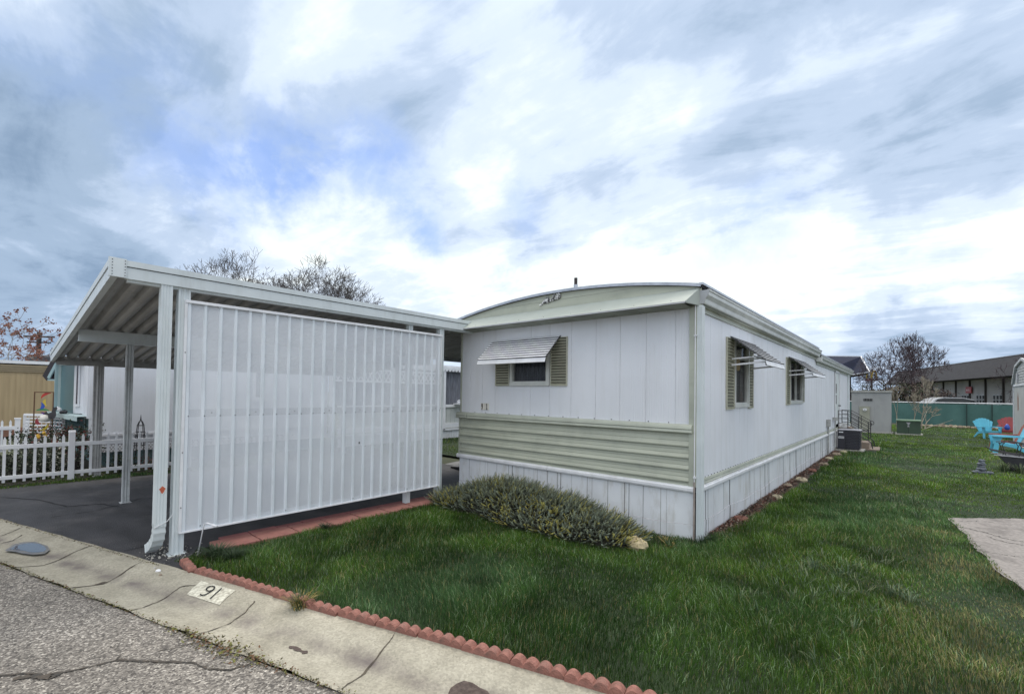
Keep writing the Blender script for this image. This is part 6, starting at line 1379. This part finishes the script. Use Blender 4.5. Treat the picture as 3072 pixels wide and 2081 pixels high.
def in_poly(P, poly):
    x, y = P[:, 0], P[:, 1]; ins = np.zeros(len(P), bool); n = len(poly)
    for i in range(n):
        x1, y1 = poly[i]; x2, y2 = poly[(i + 1) % n]
        c_ = ((y1 > y) != (y2 > y)) & (x < (x2 - x1) * (y - y1) / (y2 - y1 + 1e-12) + x1); ins ^= c_
    return ins
def vnoise(P, scale, seed):
    r = np.random.default_rng(seed); T = r.random((64, 64)); q = P * scale + 1000; i = np.floor(q).astype(int); f = q - i; f = f * f * (3 - 2 * f)
    a = T[i[:, 0] % 64, i[:, 1] % 64]; b = T[(i[:, 0] + 1) % 64, i[:, 1] % 64]; c_ = T[i[:, 0] % 64, (i[:, 1] + 1) % 64]; d = T[(i[:, 0] + 1) % 64, (i[:, 1] + 1) % 64]
    return (a * (1 - f[:, 0]) + b * f[:, 0]) * (1 - f[:, 1]) + (c_ * (1 - f[:, 0]) + d * f[:, 0]) * f[:, 1]
LAWN_EDGE = [(-3.37, top_y(-3.37) + .14), (20, top_y(20) + .12), (20, 31.3), (-2.5, 31.3), (-2.5, 17.0), (.24, 16.9), (.24, 11.7), (.24, 3.0), (.20, .9), (.05, .12), (-.35, -.10), (-3.36, -.06)]
SLAB = [(x + .02, y - .02) for x, y in sp] if isinstance(sp, list) else []
def keep_grass(P):
    k = in_poly(P, LAWN_EDGE)
    k &= ~in_poly(P, SLAB_)
    k &= ~((P[:, 0] > -.1) & (P[:, 0] < 1.02) & (P[:, 1] > 11.85) & (P[:, 1] < 14.05))
    k &= ~((P[:, 0] > -.45) & (P[:, 0] < 2.2) & (P[:, 1] > 21.9) & (P[:, 1] < 23.0))
    k &= ~((P[:, 0] > 4.85) & (P[:, 1] > 17.5) & (P[:, 1] < 21.7)) & (P[:, 1] < 31.2)
    return k
SLAB_ = [(2.20, 3.40), (2.34, 1.95), (2.42, 1.1), (2.56, 0.3), (2.70, -0.8), (3.4, -1.55), (9, -1.55), (9, 8.9), (4.4, 5.22), (2.92, 3.96), (2.5, 3.66)]
fw = -ROT[:, 2]; fw = fw / np.linalg.norm(fw)
bands = [(0.3, 2.6, 11000), (2.6, 4.0, 11500), (4.0, 6.0, 8500), (6, 9, 4600), (9, 14, 2100), (14, 22, 900), (22, 41, 330)]
Ps = []
for r0_, r1_, den in bands:
    n = int(den * (2 * r1_) ** 2); n = min(n, 9_000_000)
    # sector in front of the camera with margin
    A0 = math.atan2(fw[0], fw[1]); span = math.radians(62); area = span * (r1_ ** 2 - r0_ ** 2); n = int(den * area)
    rr = np.sqrt(RNG.uniform(r0_ ** 2, r1_ ** 2, n)); aa = A0 + RNG.uniform(-span, span, n)
    P = np.stack([CAM[0] + rr * np.sin(aa), CAM[1] + rr * np.cos(aa)], 1); P = P[keep_grass(P)]
    Ps.append(np.concatenate([P, np.full((len(P), 1), (r0_ + r1_) / 2)], 1))
G1 = np.concatenate(Ps)
_q = vnoise(G1[:, :2], 13.0, 55) * .6 + vnoise(G1[:, :2], 5.0, 56) * .4; G1 = G1[~((_q < .30) & (RNG.random(len(G1)) < .35))]
n2_ = 26000; P = np.stack([RNG.uniform(-10.4, -4.0, n2_), RNG.uniform(2.65, 12, n2_)], 1); G2 = np.concatenate([P, np.full((n2_, 1), 12.0)], 1)
n3_ = 9000; P = np.stack([RNG.uniform(-10.2, -9.0, n3_), RNG.uniform(-5.8, -1.0, n3_)], 1); P[:, 0] = np.where(RNG.random(n3_) < .7, RNG.normal(-9.02, .09, n3_), P[:, 0]); G3 = np.concatenate([P, np.full((n3_, 1), 8.0)], 1)
GR = np.concatenate([G1, G2, G3]); N_ = len(GR)
P2 = GR[:, :2]; dist = np.hypot(P2[:, 0] - CAM[0], P2[:, 1] - CAM[1])
na = vnoise(P2, 1.1, 1); nb2 = vnoise(P2, 3.3, 2); nc = vnoise(P2, 9.0, 3); nd_ = vnoise(P2, .45, 4)
clump = .45 * na + .35 * nb2 + .2 * nc
hgt = (.030 + .050 * np.clip(clump * 2.1 - .6, 0, 1)) * RNG.uniform(.45, 1.35, N_)
# shorter next to the slab and in the far yard
edge = np.clip((2.35 - P2[:, 0]) / .8, .6, 1) * ((P2[:, 1] < 5)) + (P2[:, 1] >= 5) * .62; hgt *= np.where(P2[:, 0] > 1.2, np.where(P2[:, 1] < 4.5, edge, .62), 1.0)
hgt[len(G1):] *= .8
wid = .0021 + .00052 * np.clip(dist - 1.5, 0, 40); wid *= RNG.uniform(.7, 1.3, N_)
ang0 = 6.28 * vnoise(P2, .8, 7) + RNG.normal(0, 1.5, N_); lean = hgt * RNG.uniform(.1, 1.0, N_) * (.5 + .8 * nb2)
face = RNG.uniform(0, 2 * math.pi, N_)
nx, ny = np.cos(face) * wid / 2, np.sin(face) * wid / 2; lx, ly = np.cos(ang0) * lean, np.sin(ang0) * lean
z0 = .0 + .02 * (na - .5)
V = np.empty((N_, 5, 3), np.float32)
V[:, 0] = np.stack([P2[:, 0] - nx, P2[:, 1] - ny, z0 - .004], 1); V[:, 1] = np.stack([P2[:, 0] + nx, P2[:, 1] + ny, z0 - .004], 1)
V[:, 2] = np.stack([P2[:, 0] - nx * .8 + lx * .35, P2[:, 1] - ny * .8 + ly * .35, z0 + hgt * .6], 1); V[:, 3] = np.stack([P2[:, 0] + nx * .8 + lx * .35, P2[:, 1] + ny * .8 + ly * .35, z0 + hgt * .6], 1)
V[:, 4] = np.stack([P2[:, 0] + lx, P2[:, 1] + ly, z0 + hgt * (1 - .25 * (lean / (hgt + 1e-6)) * .5)], 1)
# blade colours: dark green, blue green, yellow green and straw in patches
tA = np.array([.025, .073, .015]); tB = np.array([.105, .182, .024]); tC = np.array([.066, .138, .058]); tD = np.array([.34, .31, .14]); tE = np.array([.26, .36, .20])
wy = np.clip(nd_ * 1.3 + .35 * nb2 - .35 + RNG.normal(0, .22, N_), 0, 1)
right = np.clip((P2[:, 0] - .2) / 1.5, 0, 1) * .38 + np.clip((P2[:, 1] - 1.5) / 3, 0, 1) * .30; wy = np.clip(wy * .75 + right, 0, 1)
c_ = tA[None] * (1 - wy[:, None]) + tB[None] * wy[:, None]
wb = np.clip((vnoise(P2, .9, 12) - .55) * 3.2, 0, 1)[:, None] * .75; c_ = c_ * (1 - wb) + tC[None] * wb
r_ = RNG.random(N_); dry = np.clip((P2[:, 0] - 1.35) * 1.1, 0, 1) * (P2[:, 1] < 2.5) * .55 * np.clip(vnoise(P2, 2.0, 40) * 1.8 - .3, .1, 1) + .05 + .10 * np.clip(vnoise(P2, 1.6, 41) * 3 - 1.9, 0, 1)
m_ = r_ < dry; c_[m_] = tD * RNG.uniform(.5, 1.0, (m_.sum(), 1)); m2 = (r_ > .90); c_[m2] = tE * RNG.uniform(.6, 1.1, (m2.sum(), 1))
c_ *= RNG.uniform(.45, 1.6, (N_, 1)) * (.55 + .9 * nb2[:, None]); c_[len(G1):] *= .8
me = bpy.data.meshes.new('grass'); me.vertices.add(N_ * 5); me.vertices.foreach_set('co', V.reshape(-1))
base = np.arange(N_)[:, None] * 5; loops = np.concatenate([base + np.array([[0, 1, 3, 2]]), base + np.array([[2, 3, 4]])], 1).astype(np.int32)
me.loops.add(N_ * 7); me.loops.foreach_set('vertex_index', loops.reshape(-1)); me.polygons.add(N_ * 2)
ls = (np.arange(N_)[:, None] * 7 + np.array([[0, 4]])).reshape(-1).astype(np.int32); me.polygons.foreach_set('loop_start', ls)
me.update(calc_edges=True)
ca = me.color_attributes.new('tint', 'FLOAT_COLOR', 'POINT'); cc = np.ones((N_, 5, 4), np.float32); cc[:, :, :3] = c_[:, None, :]; ca.data.foreach_set('color', cc.reshape(-1))
gm = bpy.data.materials.new('grass_blade'); gm.use_nodes = True; nt = gm.node_tree; PB = nt.nodes['Principled BSDF']; at_ = nt.nodes.new('ShaderNodeAttribute'); at_.attribute_name = 'tint'
nt.links.new(at_.outputs['Color'], PB.inputs['Base Color']); PB.inputs['Roughness'].default_value = .55; PB.inputs['Specular IOR Level'].default_value = .18
tl = nt.nodes.new('ShaderNodeBsdfTranslucent'); nt.links.new(at_.outputs['Color'], tl.inputs[0]); ms_ = nt.nodes.new('ShaderNodeMixShader'); ms_.inputs[0].default_value = .38
nt.links.new(PB.outputs[0], ms_.inputs[1]); nt.links.new(tl.outputs[0], ms_.inputs[2]); nt.links.new(ms_.outputs[0], [n for n in nt.nodes if n.type == 'OUTPUT_MATERIAL'][0].inputs[0])
me.materials.append(gm); go = bpy.data.objects.new('grass', me); COL.objects.link(go); go['kind'] = 'stuff'; go['label'] = 'uneven green lawn grass with yellowish and bluish patches'; go['category'] = 'grass'
print('blades', N_)

# ------------------------------------------------------------------ juniper, rocks, mulch and weeds
jn = thing('juniper', (-1.9, -.5, 0), 'low spreading grey-green juniper with yellow tips before the home', 'shrub')
rgj = np.random.default_rng(17)
def jh(x, y):                       # mound height
    lobes_ = ((-2.30, -.50, .88, .47, .37), (-1.60, -.50, .74, .45, .30), (-1.05, -.55, .60, .38, .20), (-2.95, -.66, .62, .36, .15), (-.74, -.60, .36, .30, .14), (-2.85, -.4, .55, .35, .20), (-1.7, -.70, 1.1, .34, .16))
    return max([h * math.sqrt(max(0, 1 - ((x - a) / rx) ** 2 - ((y - b) / ry) ** 2)) for a, b, rx, ry, h in lobes_] + [0])
jv, jf, jc = [], [], []
def jspray(p, d, L_, tone):
    """one curved sprig with needle-leaf pairs"""
    d = d / np.linalg.norm(d); side = np.cross(d, (0, 0, 1)); side = side / (np.linalg.norm(side) + 1e-9); up2 = np.cross(side, d)
    n = 13; q = p.copy(); st = L_ / n
    for i in range(n):
        f = i / n; d2 = d + np.array([0, 0, .30 * f]) ; d2 /= np.linalg.norm(d2); q2 = q + d2 * st
        ln = st * 1.75 * (1 - .35 * f); wv = .0024
        col = tone * (0.75 + .7 * f)
        for s_ in (-1, 1):
            for t_ in (.25, -.45):
                a = rgj.uniform(-.5, .5); o = side * s_ * math.cos(a) + up2 * (math.sin(a) + t_); tip = q + d2 * ln * .9 + o * ln * .62; w_ = np.cross(d2, o); w_ = w_ / (np.linalg.norm(w_) + 1e-9) * wv
                k = len(jv); jv.extend([q - w_, q + w_, tip]); jf.append((k, k + 1, k + 2)); jc.extend([col] * 3)
        q = q2
    k = len(jv); w_ = side * .003; jv.extend([p - w_, p + w_, q]); jf.append((k, k + 1, k + 2)); jc.extend([np.array([.10, .07, .04])] * 3)
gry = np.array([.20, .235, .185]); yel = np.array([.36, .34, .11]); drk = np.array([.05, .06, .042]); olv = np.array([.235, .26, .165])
cnt = 0
while cnt < 5600:
    x = rgj.uniform(-3.5, -.2); y = rgj.uniform(-1.12, -.05); h = jh(x, y)
    if h < .015: continue
    e = .03; gx = (jh(x + e, y) - jh(x - e, y)) / (2 * e); gy = (jh(x, y + e) - jh(x, y - e)) / (2 * e)
    lay = rgj.uniform(.55, 1.02) if rgj.random() < .55 else rgj.uniform(.9, 1.05)
    nrm = np.array([-np.clip(gx, -1.5, 1.5), -np.clip(gy, -1.5, 1.5), .7]); nrm /= np.linalg.norm(nrm)
    d = nrm * .55 + rgj.normal(0, .30, 3) + np.array([.42, -.22, 0]); d[2] = abs(d[2]) * .7 + .10
    pn_ = vnoise(np.array([[x, y]]), 4.0, 31)[0]; r0 = rgj.random()
    tone = gry if r0 < .60 else (olv if r0 < .93 - .2 * pn_ else yel)
    if pn_ > .68 and rgj.random() < .4: tone = yel
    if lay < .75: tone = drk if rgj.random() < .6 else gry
    jspray(np.array([x, y, h * lay]), d, rgj.uniform(.09, .19), tone * rgj.uniform(.55, 1.45)); cnt += 1
for _ in range(70):                       # longer whips on top
    x = rgj.uniform(-3.0, -.7); y = rgj.uniform(-.8, -.3); h = jh(x, y)
    if h > .08: jspray(np.array([x, y, h * .95]), np.array([rgj.normal(.3, .4), rgj.normal(-.1, .4), .8]), rgj.uniform(.12, .2), olv * rgj.uniform(.9, 1.5))
offj = np.array(OFF[jn.name]); me = bpy.data.meshes.new('foliage'); me.from_pydata((np.array(jv) - offj).tolist(), [], jf)
ca = me.color_attributes.new('tint', 'FLOAT_COLOR', 'POINT'); cc = np.ones((len(jv), 4), np.float32); cc[:, :3] = np.array(jc); ca.data.foreach_set('color', cc.reshape(-1)); me.materials.append(gm)
o = bpy.data.objects.new('foliage', me); COL.objects.link(o); o.parent = jn
core = MB(); nn_ = 60; kk = 0
for i in range(nn_):
    for j in range(18):
        x = -3.4 + 3.1 * i / (nn_ - 1); y = -1.06 + 1.0 * j / 17; core.v.append((x, y, jh(x, y) * .80 - .01))
for i in range(nn_ - 1):
    for j in range(17): core.f.append((i * 18 + j, (i + 1) * 18 + j, (i + 1) * 18 + j + 1, i * 18 + j + 1)); core.m.append(0)
part('branches', core, mat('juniper_dark', (.022, .022, .014, 1), (.012, .012, .009, 1), 14, .95, bump=1, bscale=30), jn)
bed = MB(); bed.poly([(x, y, .003) for x, y in ((-3.36, -.15), (-2.4, -.6), (-1.1, -.8), (-.45, -.70), (-.2, -.45), (.0, -.12), (.0, .03), (-3.36, .03))]); struct('planting_bed', bed, mat('bed_soil', (.075, .06, .045, 1), (.04, .032, .024, 1), 12, .95, bump=1, bscale=40))
def smooth_rock(name, c, r, seed, m_, lab, group=None, flat=.6):
    q = MB(); q.rock(c, r, seed, 0, 12, flat); return solo(name, q, m_, lab, 'rock', group)
smooth_rock('rock', (-.36, -.70, .05), .105, 3, mat('cream_rock', (.55, .46, .28, 1), (.34, .28, .17, 1), 16, .9, bump=1, bscale=22), 'cream coloured rock at the tip of the juniper', None, .75)
q = MB(); rg = random.Random(20); tuft(q, -.12, -.42, 40, .10, .14, 2, rg, .006); tuft(q, -.22, -.28, 30, .09, .12, 2, rg, .005); solo('weed', q, [TUFY, TUFG], 'small straw coloured weed between the cream rock and home corner', 'weed')
q = MB(); x = -1.60; tuft(q, x, top_y(x) - .01, 190, .13, .15, 2, rg, .003); solo('dry_grass_tuft', q, [TUFY, TUFG], 'straw coloured tuft growing over the scalloped edging', 'grass tuft')
q = MB(); tuft(q, -3.22, -3.68, 330, .13, .20, 2, rg, .003); tuft(q, -3.05, -3.60, 200, .11, .18, 2, rg, .003); solo('grass_tuft', q, [mat('tuft_dark', (.025, .05, .018, 1), rough=.6), TUFG], 'long dark grass tuft around the white bent rod', 'grass tuft')
q = MB(); tuft(q, -3.33, -2.55, 150, .08, .12, 1, rg, .003); solo('grass_tuft', q, [mat('tuft_dark', (0, 0, 0, 1))], 'small dark grass tuft against the pink pavers', 'grass tuft')
q = MB()
for (x, y, n, h) in ((.07, -.02, 60, .13), (.13, .12, 70, .12), (.0, -.12, 60, .10), (.2, .35, 60, .1)): tuft(q, x, y, n, h, .10, 2, rg, .003)
solo('grass_tuft', q, [TUFG, mat('tuft_dark', (0, 0, 0, 1))], 'uncut grass around the foot of the home corner downspout', 'grass tuft', kind='stuff')
q = MB()
for i in range(26):
    x = rg.gauss(1.55, .35); y = 3.9 + rg.gauss(0, .5); tuft(q, x, y, 9, .13, .12, 2, rg, .005)
for i in range(22):
    x = 1.30 + rg.gauss(0, .16); y = rg.uniform(3.0, 9); tuft(q, x, y, 8, .09, .10, 2, rg, .004)
for i in range(40):
    x = 1.35 + rg.gauss(0, .28); y = -.3 + rg.gauss(0, .6); tuft(q, x, y, 14, .11, .13, 2, rg, .003)
solo('coarse_grass', q, [mat('blue_grass', (.075, .125, .065, 1), (.05, .09, .045, 1), 6, .6), TUFP], 'coarse paler grass clumps scattered through the lawn', 'grass', kind='stuff')
# bark mulch along the side wall
q = MB(); rg = random.Random(30)
for i in range(5200):
    y = .35 + 11.3 * rg.random() ** 1.5; wd = .20 - .004 * y; x = .02 + abs(rg.gauss(.08, .075)); 
    if x > wd + .06: continue
    r = rg.uniform(.008, .026); a = rg.uniform(0, 6.28); d = np.array([math.cos(a), math.sin(a)]) * r; e_ = np.array([-d[1], d[0]]) * .45; p = np.array([x, y]); z = .004 + rg.uniform(0, .03); t_ = rg.uniform(-.012, .014)
    q.quad((*(p - d), z - t_), (*(p + e_), z + .006), (*(p + d), z + t_), (*(p - e_), z + .002), rg.choice((0, 0, 1, 2, 3)))
solo('mulch', q, [mat('bark_red', (.17, .065, .045, 1), (.10, .04, .03, 1), 20, .9), mat('bark_brown', (.10, .065, .045, 1), (.06, .04, .03, 1), 20, .9), mat('bark_pale', (.30, .24, .19, 1), (.2, .16, .12, 1), 20, .9), mat('bark_dark', (.03, .02, .016, 1), rough=.9)], 'red brown bark mulch in a strip along the skirting', 'mulch', kind='stuff')
bs = MB(); bs.poly([(.0, .2, .001), (.22, .4, .001), (.26, 3, .001), (.26, 11.8, .001), (.0, 11.8, .001)]); struct('mulch_soil', bs, mat('bed_soil', (0, 0, 0, 1)))
for k, (x, y, r, m_, lab) in enumerate(((.15, 1.25, .085, REDROCK, 'red rock in the mulch, nearest the home corner'), (.20, 3.05, .08, STONE, 'pale flat rock in the mulch under the first side window'), (.12, 4.3, .07, BROWNR, 'tan rock in the mulch between the two side windows'),
                              (.20, 5.1, .10, STONE, 'largest pale rock in the mulch under the second side window'), (.18, 6.6, .08, REDROCK, 'red rock in the mulch past the second side window'), (.22, 7.9, .09, BROWNR, 'tan rock in the mulch halfway along the side wall'),
                              (.20, 9.2, .09, STONE, 'pale rock in the mulch near the wall conduits'), (.22, 10.4, .11, BROWNR, 'broad tan rock last before the air conditioner'), (.30, 11.3, .10, STONE, 'pale rock touching the air conditioner pad'))):
    smooth_rock('rock', (x, y, .03), r, 60 + k, m_, lab, 'rocks in the mulch strip', .5)
q = MB()
for i in range(160):
    x = -.42 + rg.random() * .45; y = -.04 - rg.random() * .10; q.rock((x, y, .004), rg.uniform(.006, .014), i, i % 2, 5, .6)
solo('gravel', q, [CONC, mat('dark_grit', (0, 0, 0, 1))], 'pale gravel under the front skirting corner', 'gravel', kind='stuff')
for k, (u, v, lab) in enumerate(((475, 1716, 'whitish pebble by the turned end block'), (464, 1708, 'small pebble left of the edging end'), (482, 1728, 'pebble in front of the turned end block'))):
    p = gpt(u, v); q = MB(); q.rock((p[0], p[1], .012), (.022, .016, .014)[k], k, 0, 8, .7); solo('pebble', q, (TRIMW, CONC, BROWNR)[k], lab, 'pebble', 'pebbles by the edging corner')
